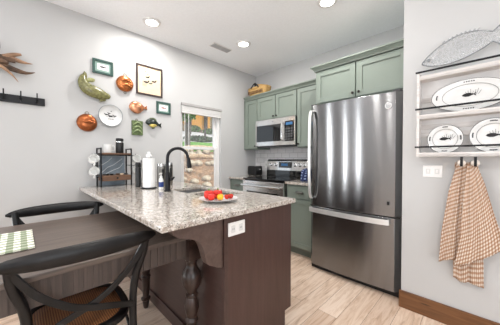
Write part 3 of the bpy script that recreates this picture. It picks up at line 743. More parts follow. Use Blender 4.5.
def art_ducks(x, y, z):
    mb = MB(); l_ = MB()
    for (a, b, s) in ((-.02, .03, .018), (.045, .0, .022), (-.03, -.02, .024), (.01, -.025, .016)): mb.prism(duckpoly(y+a*1.2, z+b*1.2, s*1.6), x, x+.001)
    mb.prism([(y-.06, z+.10), (y-.045, z+.115), (y-.05, z+.10), (y-.04, z+.095)], x, x+.001); mb.prism([(y-.03, z+.075), (y-.015, z+.09), (y-.02, z+.075), (y-.01, z+.07)], x, x+.001)
    for k in range(9): l_.box(x, x+.0008, y-.085+k*.006, y-.083+k*.006, z-.075, z-.02+.012*(k % 3))
    for k in range(5): l_.box(x, x+.0008, y-.06+k*.02, y-.045+k*.022, z-.045-.003*(k % 2), z-.0435-.003*(k % 2))
    l_.box(x, x+.0008, y-.01, y+.08, z-.105, z-.1035); l_.box(x, x+.0008, y-.02, y-.018, z+.03, z+.08)
    return [(M['ink'], mb), (M['greyink'], l_)]
frame('framed_picture', 'small green-framed fish picture at the top left of the wall group', .538, .728, 2.095, 2.245, .023, M['gframe'], M['matgreen'], .020, M['paper'], art_trout(M['ink']))
frame('framed_picture', 'large dark-framed cream print of ducks, tallest picture on the wall', .965, 1.277, 1.962, 2.318, .020, M['bframe'], M['cream'], .02, M['cream'], art_ducks)
frame('framed_picture', 'small green-framed fish picture right of the copper fish, lower right of the group', 1.20, 1.383, 1.765, 1.915, .023, M['gframe'], M['matgreen'], .015, M['paper'], art_trout(M['redink']))
# green leaping bass plaque
bs = thing('fish_plaque', 'large curved olive green ceramic fish mounted on the wall', 'fish plaque', (WX, .57, 1.86))
X0 = WX+.034
pts = spl([(X0-.01, .462, 2.04), (X0, .450, 2.0), (X0, .456, 1.955), (X0, .49, 1.912), (X0, .55, 1.888), (X0, .61, 1.872), (X0, .655, 1.866), (X0, .695, 1.868)], 5)
N = len(pts); rs = []
for i in range(N):
    t = i/(N-1); rs.append(max(.006, .022+.046*math.sin(PI*min(1, t*1.02))**1.2*(.55+.6*t)) if t < .93 else .034*(1-(t-.93)/.07*.75))
MB().tube(pts, rs, 16, ((1, 0, 0), .6)).build('body', M['bass'], bs, smooth=True)
MB().prism([(.462, 2.02), (.452, 2.055), (.464, 2.082), (.482, 2.062), (.487, 2.035), (.482, 2.00)], X0-.02, X0+.008, 'x', .004).build('tail', M['bass'], bs)
MB().tube(spl([(X0, .475, 1.985), (X0, .505, 2.0), (X0, .535, 2.005), (X0, .550, 1.995)], 4), [.018]*4+[.021]*5+[.024, .02, .015, .008], 10, ((1, 0, 0), .6)).build('fin', M['bassbelly'], bs, smooth=True)
MB().prism([(.57, 1.85), (.60, 1.795), (.65, 1.815), (.655, 1.85)], X0-.008, X0+.004, 'x', .002).build('fin', M['bass'], bs)
# copper round moulds
def round_mold(label, y, z, r, m, fish_n, ring=True, tilt=0):
    t = thing('copper_mold', label, 'copper mould', (WX, y, z-r))
    MB().lathe([(r, .001), (r*1.02, .012), (r*.93, .030), (r*.80, .040), (r*.4, .046), (.0001, .047)], (WX, y, z), 36, 'x').build('dish', m, t, smooth=True)
    mb = MB()
    for k in range(fish_n):
        oz = (k-(fish_n-1)/2)*r*.62
        pts = [(WX+.046, y-r*.62, z+oz-r*.05), (WX+.050, y-r*.3, z+oz+r*.08), (WX+.052, y, z+oz+r*.12), (WX+.050, y+r*.35, z+oz+r*.04), (WX+.046, y+r*.5, z+oz-.02*r), (WX+.044, y+r*.66, z+oz-.02*r)]
        mb.tube(spl(pts, 3), [r*.03+r*.15*math.sin(PI*min(1, i/13)) if i < 13 else r*.12 for i in range(16)], 10, ((1, 0, 0), .55))
    mb.build('embossed_fish', m, t, smooth=True)
    if ring: MB().tube([(WX+.010, y+.016*math.sin(a*PI/6), z+r+.010+.016*math.cos(a*PI/6)) for a in range(13)], .003, 6).build('hanging_ring', M['brass'], t, smooth=True)
    return t
round_mold('round orange copper mould embossed with two fish, between green plaque and cream print', .845, 2.045, .088, M['copper2'], 2)
bpy.data.objects['embossed_fish']  # first
round_mold('round brown copper mould with one fish, lowest left of the wall group', .487, 1.568, .088, M['copper'], 1)
MB().tube([(WX+.012, .845+.014*math.sin(a*PI/6), 1.945+.012*math.cos(a*PI/6)) for a in range(13)], .003, 6).build('lower_ring', M['brass'], bpy.data.objects['copper_mold'], smooth=True)
# copper fish-shaped mould
cf = thing('copper_fish_mold', 'pinkish copper fish-shaped mould left of the small green frame', 'copper mould', (WX, .98, 1.74))
MB().tube(spl([(WX+.018, .885, 1.79), (WX+.022, .93, 1.795), (WX+.022, .97, 1.795), (WX+.020, 1.01, 1.800), (WX+.016, 1.045, 1.803), (WX+.014, 1.06, 1.803)], 3), [.016, .042, .056, .064, .069, .071, .071, .068, .063, .055, .042, .032, .022, .016, .013, .012], 18, ((1, 0, 0), .42)).build('body', M['fishcop'], cf, smooth=True)
MB().prism([(1.05, 1.805), (1.085, 1.835), (1.078, 1.805), (1.088, 1.785), (1.05, 1.798)], WX+.006, WX+.02, 'x', .003).build('tail', M['copper2'], cf)
mb = MB()
for k in range(5): mb.tube([(WX+.042, .925+k*.022, 1.825), (WX+.046, .935+k*.022, 1.80), (WX+.042, .925+k*.022, 1.77)], .004, 6)
mb.build('embossed_scales', M['copper2'], cf, smooth=True)
# white enamel plate with duck scene
wp = thing('decorative_plate', 'round white wall plate with a small black duck drawing', 'plate', (WX, .695, 1.55))
MB().lathe([(.080, .002), (.098, .012), (.112, .024), (.116, .030), (.113, .032), (.098, .018), (.080, .010), (.0001, .009)], (WX, .697, 1.666), 48, 'x').build('plate', M['porcelain'], wp, smooth=True)
MB().lathe([(.111, .0300), (.1180, .029), (.1180, .0335), (.111, .0335), (.111, .0300)], (WX, .697, 1.666), 48, 'x').build('rim', plain('grey_enamel_rim', '8b8f92', .4), wp, smooth=True)
mb = MB(); xx = WX+.0092
for (a, b, s) in ((-.03, .01, .016), (.0, .0, .02), (.03, .004, .016), (-.01, .022, .012)): mb.prism(duckpoly(.697+a*1.3, 1.660+b*1.3, s*1.4, -1), xx, xx+.0012)
mb.box(xx, xx+.001, .66, .745, 1.652, 1.655); mb.prism([(.70, 1.715), (.715, 1.722), (.708, 1.712), (.702, 1.708)], xx, xx+.001)
for k in range(6): mb.box(xx, xx+.001, .675+k*.010, .681+k*.010, 1.625+.002*(k % 2), 1.634)
mb.build('drawing', M['ink'], wp)
# green rectangular mould with chevrons
gm = thing('green_mold', 'small rectangular green mould with leaf chevrons, lowest of the wall group', 'mould', (WX, .975, 1.47))
MB().box(WX+.001, WX+.022, .912, 1.035, 1.475, 1.645, .006).build('tray', M['gmold'], gm)
mb = MB()
for k in range(3):
    zc = 1.515+k*.045
    mb.tube(spl([(WX+.022, .925, zc-.012), (WX+.030, .95, zc+.008), (WX+.032, .974, zc+.018), (WX+.030, .998, zc+.008), (WX+.022, 1.022, zc-.012)], 4), [.004]*3+[.008]*11+[.004]*3, 8)
mb.build('chevron', M['gmold2'], gm, smooth=True)
MB().tube([(WX+.008, .968+.011*math.sin(a*PI/6), 1.654+.011*math.cos(a*PI/6)) for a in range(13)], .003, 6).build('hanging_ring', M['brass'], gm, smooth=True)
# small painted sunfish
sf = thing('fish_plaque', 'small dark green fish with yellow belly at lower right of wall group', 'fish plaque', (WX, 1.16, 1.57))
MB().tube(spl([(WX+.018, 1.062, 1.632), (WX+.024, 1.10, 1.640), (WX+.026, 1.14, 1.640), (WX+.022, 1.18, 1.632), (WX+.018, 1.215, 1.622), (WX+.014, 1.232, 1.618)], 3), [.006, .020, .032, .040, .045, .047, .047, .045, .041, .036, .030, .024, .018, .013, .011, .010], 16, ((1, 0, 0), .45)).build('body', M['pdark'], sf, smooth=True)
MB().tube(spl([(WX+.026, 1.095, 1.615), (WX+.034, 1.13, 1.610), (WX+.032, 1.165, 1.610), (WX+.024, 1.20, 1.612)], 4), [.006, .014, .020, .024, .027, .028, .028, .027, .025, .021, .017, .011, .006], 12, ((1, 0, 0), .4)).build('belly', M['pyel'], sf, smooth=True)
MB().prism([(1.10, 1.672), (1.12, 1.697), (1.16, 1.702), (1.195, 1.682), (1.20, 1.655), (1.15, 1.67)], WX+.014, WX+.022, 'x', .002).build('dorsal_fin', M['pgreen'], sf)
MB().prism([(1.225, 1.625), (1.262, 1.650), (1.252, 1.615), (1.262, 1.585), (1.225, 1.610)], WX+.008, WX+.016, 'x', .002).build('tail', M['pdark'], sf)
MB().prism([(1.13, 1.592), (1.145, 1.565), (1.175, 1.572), (1.17, 1.595)], WX+.014, WX+.022, 'x', .002).build('pelvic_fin', M['pgreen'], sf)
# antlers
an = thing('antler_mount', 'brown branching antlers mounted on the wall above the coat hooks', 'antlers', (WX, -.12, 1.99))
def tine(ps, r0, r1, mat, nm='tine'):
    q = spl(ps, 6); MB().tube(q, [r0+(r1-r0)*(i/(len(q)-1))**1.2 for i in range(len(q))], 8).build(nm, mat, an, smooth=True)
x0 = WX+.04
tine([(x0, -.30, 2.01), (x0+.01, -.20, 2.03), (x0+.02, -.10, 2.035), (x0+.02, -.02, 2.03)], .034, .022, M['antler'], 'beam')
tine([(x0+.02, -.10, 2.035), (x0+.03, -.03, 2.075), (x0+.03, .015, 2.09)], .024, .010, M['antlert'])
tine([(x0+.02, -.06, 2.05), (x0+.02, -.0, 2.035), (x0+.01, .045, 2.033), (x0+.01, .085, 2.035)], .022, .002, M['antlert'])
tine([(x0+.02, -.14, 1.985), (x0+.02, -.05, 1.96), (x0+.02, .02, 1.945), (x0+.01, .06, 1.95), (x0+.01, .100, 1.965)], .028, .003, M['antler'])
tine([(x0+.03, -.13, 1.985), (x0+.04, -.07, 1.93), (x0+.04, -.04, 1.90), (x0+.02, -.005, 1.855)], .014, .002, M['antlert'])
tine([(x0+.02, -.16, 2.03), (x0+.03, -.125, 2.09), (x0+.03, -.118, 2.15), (x0+.02, -.122, 2.21)], .02, .004, M['antler'])
tine([(x0+.02, -.18, 2.0), (x0+.04, -.12, 2.0), (x0+.05, -.06, 1.995)], .03, .012, M['antler'])
# hook rail
hk = thing('coat_hook_rail', 'black wall-mounted hook rail below the antlers', 'hook rail', (WX, -.14, 1.685))
MB().box(WX+.001, WX+.018, -.43, .166, 1.683, 1.750, .002).build('rail', M['blackmetal'], hk)
for k in range(6):
    y = .112-k*.1035
    MB().tube(spl([(WX+.018, y, 1.715), (WX+.040, y, 1.712), (WX+.048, y, 1.735), (WX+.046, y, 1.785)], 4), .0045, 8).lathe([(.011, .017), (.009, .024), (.0001, .026)], (WX, y, 1.712), 10, 'x').build('hook', M['blackmetal'], hk, smooth=True)

# ------------------------------------------------------------------ on the peninsula
CT = .9145
# coffee mug rack
ry0, ry1, rxa, rxb = .565, .845, A+.03, A+.20
ck = thing('mug_rack', 'black metal mug rack with wooden shelves against the wall', 'rack', ((rxa+rxb)/2, .7, CT))
mb = MB(); s = .012; zt = 1.31
for x in (rxa, rxb):
    for y in (ry0, ry1): mb.box(x-s/2, x+s/2, y-s/2, y+s/2, CT, zt)
for y in (ry0, ry1):
    mb.box(rxa, rxb, y-s/2, y+s/2, zt-s, zt); 
    for z in (1.02, 1.25): mb.box(rxa, rxb, y-s/2, y+s/2, z-s/2, z+s/2)
for x in (rxa, rxb):
    for z in (1.005, 1.237): mb.box(x-s/2, x+s/2, ry0, ry1, z-s/2, z+s/2)
mb.build('frame', M['blackmetal'], ck)
MB().box(rxa-.008, rxb+.008, ry0+.007, ry1-.007, 1.243, 1.259, .002).build('shelf', M['rwood'], ck)
d_ = MB().box(rxa+.018, rxb+.014, ry0+.008, ry1-.008, .975, 1.030, .003).build('drawer', M['rwood'], ck)
MB().lathe([(.006, 0), (.006, .01), (.010, .014), (.0001, .02)], (rxb+.014, .705, 1.003), 10, 'x').build('knob', M['blackmetal'], d_, smooth=True)
for sgn, y in ((-1, ry0), (1, ry1)):
    for z in (1.235, 1.13):
        for x in (rxa+.03, rxb-.01):
            MB().tube([(x, y, z), (x, y+sgn*.03, z-.004), (x, y+sgn*.045, z+.006), (x, y+sgn*.048, z+.016)], .0035, 6).build('mug_hook', M['blackmetal'], ck, smooth=True)
bd = MB().box(rxa+.0075, rxa+.0135, ry0+.02, ry1-.02, CT+.002, 1.228).build('marble_tile', M['slate']); center(bd); tag(bd, 'grey-blue marbled panel standing inside the mug rack', 'panel')
# white veins of the panel
mb = MB()
for q in ([(.60, 1.05), (.66, 1.11), (.71, 1.13), (.80, 1.20)], [(.64, 1.04), (.72, 1.08), (.77, 1.10), (.81, 1.15)], [(.60, 1.13), (.66, 1.17), (.70, 1.21)]):
    for a, b in zip(q, q[1:]): mb.prism([(a[0], a[1]-.003), (b[0], b[1]-.002), (b[0], b[1]+.004), (a[0], a[1]+.003)], rxa+.0135, rxa+.015, 'x')
vv = mb.build('vein', M['vein'], bd)
def mug(loc, rot, label, mat=None, name='coffee_mug'):
    t = thing(name, label, 'mug', (0, 0, 0), 0, 'mugs on the rack')
    MB().lathe([(.0001, 0), (.032, 0), (.037, .004), (.041, .03), (.041, .088), (.038, .089), (.037, .03), (.030, .008), (.0001, .007)], (0, 0, 0), 28).build('cup', mat or M['mugglass'], t, smooth=True)
    MB().tube(spl([(.039, 0, .072), (.058, 0, .072), (.066, 0, .050), (.058, 0, .026), (.039, 0, .022)], 4), .005, 8).build('handle', mat or M['mugglass'], t, smooth=True)
    t.location = loc; t.rotation_euler = rot; return t
# hanging by their handles, mouth tipped out
for (x, y, z, sg, lab) in ((rxb-.03, ry0-.055, 1.168, -1, 'pale mug hanging high on the left side of the rack'),
                       (rxb-.03, ry0-.055, 1.045, -1, 'pale mug hanging low on the left side of the rack'),
                       (rxb-.03, ry1+.055, 1.168, 1, 'pale mug hanging high on the right side of the rack'),
                       (rxb-.03, ry1+.055, 1.045, 1, 'pale mug hanging low on the right side of the rack')):
    mug((x-.045, y-sg*.0, z+.015), (0, math.radians(75), 0), lab)
k = mug((0, 0, 0), (0, 0, 0), 'white mug with a black mark on top of the mug rack', M['porcelain']); k.location = (rxb-.075, ry0+.075, 1.2595); k.rotation_euler = (0, 0, 1.2)
MB().prism([(-.012, .03), (.012, .03), (.012, .06), (-.006, .06), (-.006, .045), (-.012, .045)], .0405, .0418, 'x').build('print', M['ink'], k)
k.children[-1].rotation_euler = (0, 0, -1.3)
cn = thing('milk_frother', 'black cylindrical canister with steel band on top of the mug rack', 'canister', (rxb-.06, ry1-.095, 1.2595))
MB().lathe([(.0001, 0), (.036, 0), (.038, .004), (.038, .110), (.036, .115)], (rxb-.06, ry1-.095, 1.2595), 28).build('body', M['dark'], cn, smooth=True)
MB().lathe([(.0385, .113), (.0385, .123)], (rxb-.06, ry1-.095, 1.2595), 28).build('band', M['chrome'], cn, smooth=True)
MB().lathe([(.037, .123), (.037, .152), (.030, .157), (.0001, .158)], (rxb-.06, ry1-.095, 1.2595), 28).build('lid', M['dark'], cn, smooth=True)
# little items in the drawer top
for i, (y, m_) in enumerate(((.60, 'grey'), (.63, 'dark'), (.665, 'dark'), (.72, 'rwood'), (.76, 'cream'), (.80, 'grey'))):
    o = MB().lathe([(.0001, 0), (.013, 0), (.018, .014), (.018, .016), (.0001, .017)], (rxb-.03, y, 1.0305), 14).build('coffee_pod', M[m_], smooth=True); center(o)
    tag(o, 'small coffee pod on the lower shelf of the mug rack', 'coffee pod', 'coffee pods on the mug rack')
# paper towel holder
pt = thing('paper_towel_holder', 'black wire paper towel holder with white finial', 'paper towel holder', (-2.272, .880, CT))
ptx, pty = -2.272, .880
MB().lathe([(.072, 0), (.072, .006), (.066, .010), (.0001, .010)], (ptx, pty, CT), 32).build('base', M['blackmetal'], pt, smooth=True)
MB().tube([(ptx, pty, CT+.008), (ptx, pty, CT+.305)], .005, 8).build('rod', M['blackmetal'], pt, smooth=True)
MB().tube(spl([(ptx-.055, pty-.052, CT+.008), (ptx-.058, pty-.054, CT+.15), (ptx-.055, pty-.052, CT+.27)], 4), .004, 8).build('side_arm', M['blackmetal'], pt, smooth=True)
MB().lathe([(.010, .292), (.022, .300), (.027, .313), (.022, .326), (.012, .332), (.016, .340), (.013, .350), (.0001, .354)], (ptx, pty, CT), 18).build('finial', M['white'], pt, smooth=True)
ro = MB().lathe([(.018, .012), (.053, .012), (.053, .290), (.018, .290), (.018, .012)], (ptx, pty, CT), 36).build('paper_towel_roll', M['paper'], smooth=True); center(ro); tag(ro, 'white paper towel roll on the black holder', 'paper towel')
# tall black bottle, steel canister, soap
o = thing('pepper_mill', 'slim black bottle beside the paper towel roll', 'bottle', (-2.435, .835, CT))
MB().lathe([(.0001, 0), (.024, 0), (.025, .01), (.025, .19), (.020, .20)], (-2.435, .835, CT), 20).build('body', M['dark'], o, smooth=True)
MB().lathe([(.021, .20), (.024, .205), (.024, .245), (.018, .25), (.0001, .25)], (-2.435, .835, CT), 20).build('lid', M['dark'], o, smooth=True)
for (x, y, r, h, lab) in ((-2.40, 1.055, .040, .235, 'stainless steel canister behind the soap bottle'), (-2.45, 1.165, .042, .245, 'stainless steel canister directly behind the faucet, nearer the window')):
    o = thing('steel_canister', lab, 'canister', (x, y, CT), 0)
    MB().lathe([(.0001, 0), (r-.002, 0), (r, .004), (r, h-.03)], (x, y, CT), 28).build('body', M['nickel'], o, smooth=True)
    MB().lathe([(r+.001, h-.03), (r+.001, h-.004), (r-.006, h), (.0001, h)], (x, y, CT), 28).build('lid', M['chrome'], o, smooth=True)
    MB().box(x+r-.004, x+r+.012, y-.008, y+.008, CT+.04, CT+h-.06, .003).build('handle', M['dark'], o)
sp = thing('soap_bottle', 'clear white pump soap bottle with blue label', 'soap bottle', (-2.06, .905, CT)); sx, sy = -2.115, .93; sp.location = (sx, sy, CT)
MB().lathe([(.0001, 0), (.019, 0), (.021, .006), (.021, .085), (.017, .10), (.011, .108), (.011, .115)], (sx, sy, CT), 24, sc=(1, 1, 1)).build('bottle', M['mugglass'], sp, smooth=True)
MB().lathe([(.0215, .022), (.0215, .07)], (sx, sy, CT), 24).build('label', M['blue'], sp, smooth=True)
MB().lathe([(.012, .112), (.012, .122), (.005, .125), (.005, .145), (.012, .147), (.012, .153), (.0001, .154)], (sx, sy, CT), 14).tube([(sx, sy, CT+.150), (sx+.02, sy-.02, CT+.150), (sx+.03, sy-.03, CT+.142)], .004, 8).build('pump', M['white'], sp, smooth=True)
# fruit platter
plx, ply = -1.255, .945
pl = MB().lathe([(.0001, .003), (.05, .002), (.055, .0), (.060, .003), (.095, .012), (.128, .020), (.130, .0225), (.094, .0165), (.058, .008), (.0001, .007)], (0, 0, 0), 48, sc=(1, 1, 1)).build('serving_plate', M['porcelain'], smooth=True)
pl.location = (plx, ply, CT); tag(pl, 'round white plate of vegetables on the granite peninsula', 'plate')
rt = Vector((.705, .709, 0)); fw = Vector((-.709, .705, 0))
def at_pl(u, v): p_ = Vector((plx, ply, 0))+rt*u+fw*v; return p_.x, p_.y
def pepper(u, v, r, mat, label, group, flat=False, stem=True, lean=0):
    x, y = at_pl(u, v); t = thing('bell_pepper', label, 'pepper', (x, y, CT+.012), 0, group)
    bm = bmesh.new(); rings = []; prof = [(0, .10), (.45, .02), (.85, .25), (1.0, .8), (.98, 1.25), (.78, 1.65), (.42, 1.72), (.12, 1.55)]
    for (pr, ph) in prof:
        rings.append([bm.verts.new((x+r*pr*(1+.10*math.cos(4*a*PI/12))*math.cos(a*PI/12), y+r*pr*(1+.10*math.cos(4*a*PI/12))*math.sin(a*PI/12), CT+.010+r*ph*.95)) for a in range(24)])
    for a, b in zip(rings, rings[1:]):
        for k in range(24): bm.faces.new((a[k], a[(k+1) % 24], b[(k+1) % 24], b[k]))
    bm.faces.new(rings[-1]); bm.faces.new(rings[0][::-1])
    bmesh.ops.remove_doubles(bm, verts=bm.verts, dist=.0003)
    mb = MB(); mb.bm.free(); mb.bm = bm; mb.build('flesh', mat, t, smooth='all', sub=1)
    if stem: MB().tube([(x, y, CT+.012+r*1.45), (x+.003, y, CT+.014+r*1.85)], [.006, .004], 8).build('stem', M['leaf'], t, smooth=True)
G = 'vegetables on the white plate'
pepper(-.068, .025, .036, M['redpep'], 'left red bell pepper on the white plate', G)
pepper(-.012, .060, .036, M['redpep'], 'rear red bell pepper on the white plate', G)
pepper(-.040, -.032, .026, M['redpep'], 'small red bell pepper at the front of the plate', G, stem=False)
pepper(.016, -.018, .024, M['yel'], 'yellow pepper in the middle of the plate', G, stem=False)
for (u, v, lab) in ((.058, .0, 'left strawberry at the right side of the plate'), (.082, .022, 'rightmost strawberry on the white plate')):
    x, y = at_pl(u, v); t = thing('strawberry', lab, 'strawberry', (x, y, CT+.015), 0, 'strawberries on the plate')
    MB().lathe([(.0001, 0), (.010, .004), (.017, .014), (.018, .024), (.013, .032), (.0001, .034)], (x, y, CT+.011), 16).build('berry', M['straw2'], t, smooth='all')
    mb = MB()
    for k in range(5): a = k*1.256; mb.prism([(x+.002*math.cos(a+1.57), y+.002*math.sin(a+1.57)), (x+.014*math.cos(a), y+.014*math.sin(a)), (x-.002*math.cos(a+1.57), y-.002*math.sin(a+1.57))], CT+.0445, CT+.046, 'z')
    mb.build('leaf_cap', M['leaf'], t)

# ------------------------------------------------------------------ back counter and cabinet top items
to = thing('toaster', 'small black toaster in the corner beside the range', 'toaster', (-2.70, 2.80, CT))
MB().box(-2.80, -2.60, 2.72, 2.88, CT+.008, CT+.165, .02).build('body', M['dark'], to)
MB().box(-2.79, -2.64, 2.755, 2.775, CT+.163, CT+.1665).box(-2.79, -2.64, 2.82, 2.84, CT+.163, CT+.1665).build('slot', M['chrome'], to)
MB().box(-2.60, -2.585, 2.785, 2.815, CT+.10, CT+.12, .003).build('lever', M['chrome'], to)
mb = MB()
for x in (-2.77, -2.63):
    for y in (2.745, 2.855): mb.lathe([(.01, 0), (.01, .009)], (x, y, CT), 8)
mb.build('foot', M['dark'], to)
bm = bmesh.new(); uvl = bm.loops.layers.uv.new('UVMap')
mb = MB(); mb.bm.free()
def mitt(u, v):
    a = u*2*PI; h = v; r = .085*(1-.35*h)*(1+.12*math.sin(3*a+4*h)); return (-1.60+1.15*r*math.cos(a)+.02*h, 2.62+.8*r*math.sin(a), CT+.002+.155*math.sin(h*PI/2)*(1+.05*math.sin(5*a)) if h < .999 else CT+.15)
def mitt2(u, v):
    x, y, z = mitt(u, v)
    if v > .7: k = (v-.7)/.3; x = x*(1-k)+(-1.58)*k; y = y*(1-k)+2.62*k
    return (x, y, z)
mb.bm = grid_mesh(mitt2, 32, 12, lambda u, v: (u*.5, v*.3)); o = mb.build('dish_towel', M['navy'], smooth='all'); center(o); tag(o, 'crumpled navy plaid dish towel on the counter beside the refrigerator', 'dish towel')
# basket on top of corner cabinet
bx, by, bz = -2.60, 2.80, ZU+.052
bk = thing('wicker_basket', 'straw basket with dark pattern and ribbon on top of the corner cabinet', 'basket', (bx, by, bz))
bm = bmesh.new(); rings = []
for (f_, h) in ((0.01, 0), (.82, 0), (.9, .06), (1, .12), (1.02, .16), (.97, .16), (.9, .06), (.8, .012), (.01, .012)):
    rings.append([bm.verts.new((bx+.205*f_*math.copysign(abs(math.cos(a*PI/18))**.6, math.cos(a*PI/18)), by+.105*f_*math.copysign(abs(math.sin(a*PI/18))**.6, math.sin(a*PI/18)), bz+h)) for a in range(36)])
for a, b in zip(rings, rings[1:]):
    for k in range(36): bm.faces.new((a[k], a[(k+1) % 36], b[(k+1) % 36], b[k]))
mb = MB(); mb.bm.free(); mb.bm = bm; mb.build('body', M['straw'], bk, smooth=True)
mb = MB()
for k in range(11): x = bx-.15+k*.03; mb.prism([(x-.006, bz+.05), (x+.006, bz+.05), (x+.004, bz+.10), (x-.004, bz+.10)], by-.108, by-.099, 'y')
mb.build('woven_pattern', M['rwood'], bk)
mb = MB()
for s_ in (-1, 1): mb.sweep(spl([(bx+.0, by-.10, bz+.215), (bx+s_*.035, by-.112, bz+.19), (bx+s_*.085, by-.118, bz+.135)], 4), .018, .006, (0, 0, 1))
mb.box(bx-.015, bx+.015, by-.106, by-.09, bz+.165, bz+.215, .003)
mb.build('ribbon', M['dark'], bk)
MB().tube(spl([(bx-.20, by, bz+.15), (bx-.12, by, bz+.185), (bx, by-.06, bz+.20), (bx+.12, by, bz+.185), (bx+.20, by, bz+.15)], 5), .008, 8).build('handle', M['straw'], bk, smooth=True)

# ------------------------------------------------------------------ plate rack on the right wall
kx0, kx1 = -.348, .20; ky = 2.085; kz0, kz1 = 1.215, 1.835
K_ = thing('plate_rack', 'whitewashed wooden plate rack with black rails on the right wall', 'plate rack', ((kx0+kx1)/2, SY-.05, kz0))
for x in (kx0, kx1): 
    MB().prism([(ky, kz0), (SY-.001, kz0), (SY-.001, kz1), (ky+.0, kz1-.0)], x, x+.016, 'x').build('side_panel', M['whitewash'], K_, bev=.0015)
for z in (kz0, 1.490, 1.775):
    MB().box(kx0+.016, kx1, ky, SY-.001, z, z+.018).box(kx0+.016, kx1, ky, ky+.010, z+.0, z+.030).build('shelf', M['whitewash'], K_, bev=.0015)
for z in (1.36, 1.42, 1.62): MB().box(kx0+.016, kx1, SY-.012, SY-.001, z, z+.035).build('back_slat', M['washback'], K_)
MB().box(kx0+.016, kx1, SY-.006, SY-.001, kz0+.02, 1.775).build('back_board', plain('grey_white_board', 'd9d7d6', .7, noise=.03, nscale=8), K_)
for z in (1.285, 1.562, 1.830):
    MB().box(kx0-.008, kx1+.02, ky-.010, ky-.001, z-.006, z+.006, .001).build('rail', M['blackmetal'], K_)
for x in (-.098, -.032):
    MB().sweep([(x, ky+.012, kz0-.004), (x, ky-.012, kz0-.006), (x, ky-.014, kz0-.02), (x, ky-.015, kz0-.062), (x, ky-.030, kz0-.064), (x, ky-.032, kz0-.05)], .014, .004, (1, 0, 0)).build('hook', M['blackmetal'], K_)
def plate_mesh(cx, cz, rx, rz, yb, tilt, n=48):
    """plate standing on edge, leaning back"""
    prof = [(.0, .012), (.6, .012), (.72, .004), (1.0, -.004), (1.0, .0), (.72, .009), (.6, .017), (.0, .017)]
    bm = bmesh.new(); rings = []
    for f_, d in prof:
        rings.append([bm.verts.new((cx+rx*max(f_, .001)*math.cos(2*PI*k/n), yb+d+tilt*(cz*0+rz*max(f_, .001)*math.sin(2*PI*k/n)), cz+rz*max(f_, .001)*math.sin(2*PI*k/n))) for k in range(n)])
    for a, b in zip(rings, rings[1:]):
        for k in range(n): bm.faces.new((a[k], a[(k+1) % n], b[(k+1) % n], b[k]))
    mb = MB(); mb.bm.free(); mb.bm = bm; return mb
def fishpoly(s):
    q = [(-1, .05), (-.7, .30), (-.3, .42), (.1, .40), (.5, .22), (.7, .15), (1.0, .45), (.92, .05), (1.0, -.30), (.65, -.02), (.4, -.12), (.0, -.30), (-.5, -.28), (-.85, -.12)]
    return [(a*s, b*s) for a, b in q]
def deco_plate(name, label, cx, cz, rx, rz, group=None):
    yb = SY-.055; tl = .16
    t = thing(name, label, 'plate', (cx, yb, cz-rz), 0, group)
    plate_mesh(cx, cz, rx, rz, yb, tl).build('plate', M['porcelain'], t, smooth=True)
    def yy(z, d): return yb+d+tl*(z-cz)
    for f_, d in ((1.0, -.003), (.70, .0045)):
        mb = MB(); mb.tube([(cx+rx*f_*math.cos(k*PI/24), yy(cz+rz*f_*math.sin(k*PI/24), d-.001), cz+rz*f_*math.sin(k*PI/24)) for k in range(49)], .0013, 5); mb.build('rim_line', M['greyink'] if f_ < 1 else M['ink'], t)
    mb = MB(); s_ = min(rx, rz)*.33
    lo = [mb.bm.verts.new((cx+a, yy(cz+b, .0105), cz+b)) for a, b in fishpoly(s_)]; mb.bm.faces.new(lo)
    for k in range(7):
        a = (k-3)*s_*.25+s_*.5; mb.bm.faces.new([mb.bm.verts.new((cx+q0, yy(cz+q1, .0107), cz+q1)) for q0, q1 in ((a, 0), (a+.002, 0), (a+.004+.004*(k-3), s_*(.7+.2*(k % 3))), (a+.0025+.004*(k-3), s_*(.7+.2*(k % 3))))])
    mb.build('fish_drawing', M['ink'], t, solid=.0006)
    mb = MB()
    for a in (PI/2, PI*.02, PI*.98, -PI/2):
        for j in range(-2, 3):
            b = a+j*.07; q0 = cx+rx*.86*math.cos(b); q1 = cz+rz*.86*math.sin(b)
            mb.ball((q0, yy(q1, -.0015), q1), .0042, (1.25, .3, 1), 1)
    mb.build('rim_pattern', M['grey'], t)
    return t
deco_plate('decorative_plate', 'small round white fish plate standing leftmost on the bottom rack shelf', -.190, 1.340, .098, .100, 'small fish plates on the bottom rack shelf')
deco_plate('decorative_plate', 'round white fish plate right of the towel hooks, cut by the photo edge', .048, 1.350, .112, .110, 'small fish plates on the bottom rack shelf')
deco_plate('serving_platter', 'wide oval white fish platter on the middle rack shelf', -.070, 1.628, .196, .108)
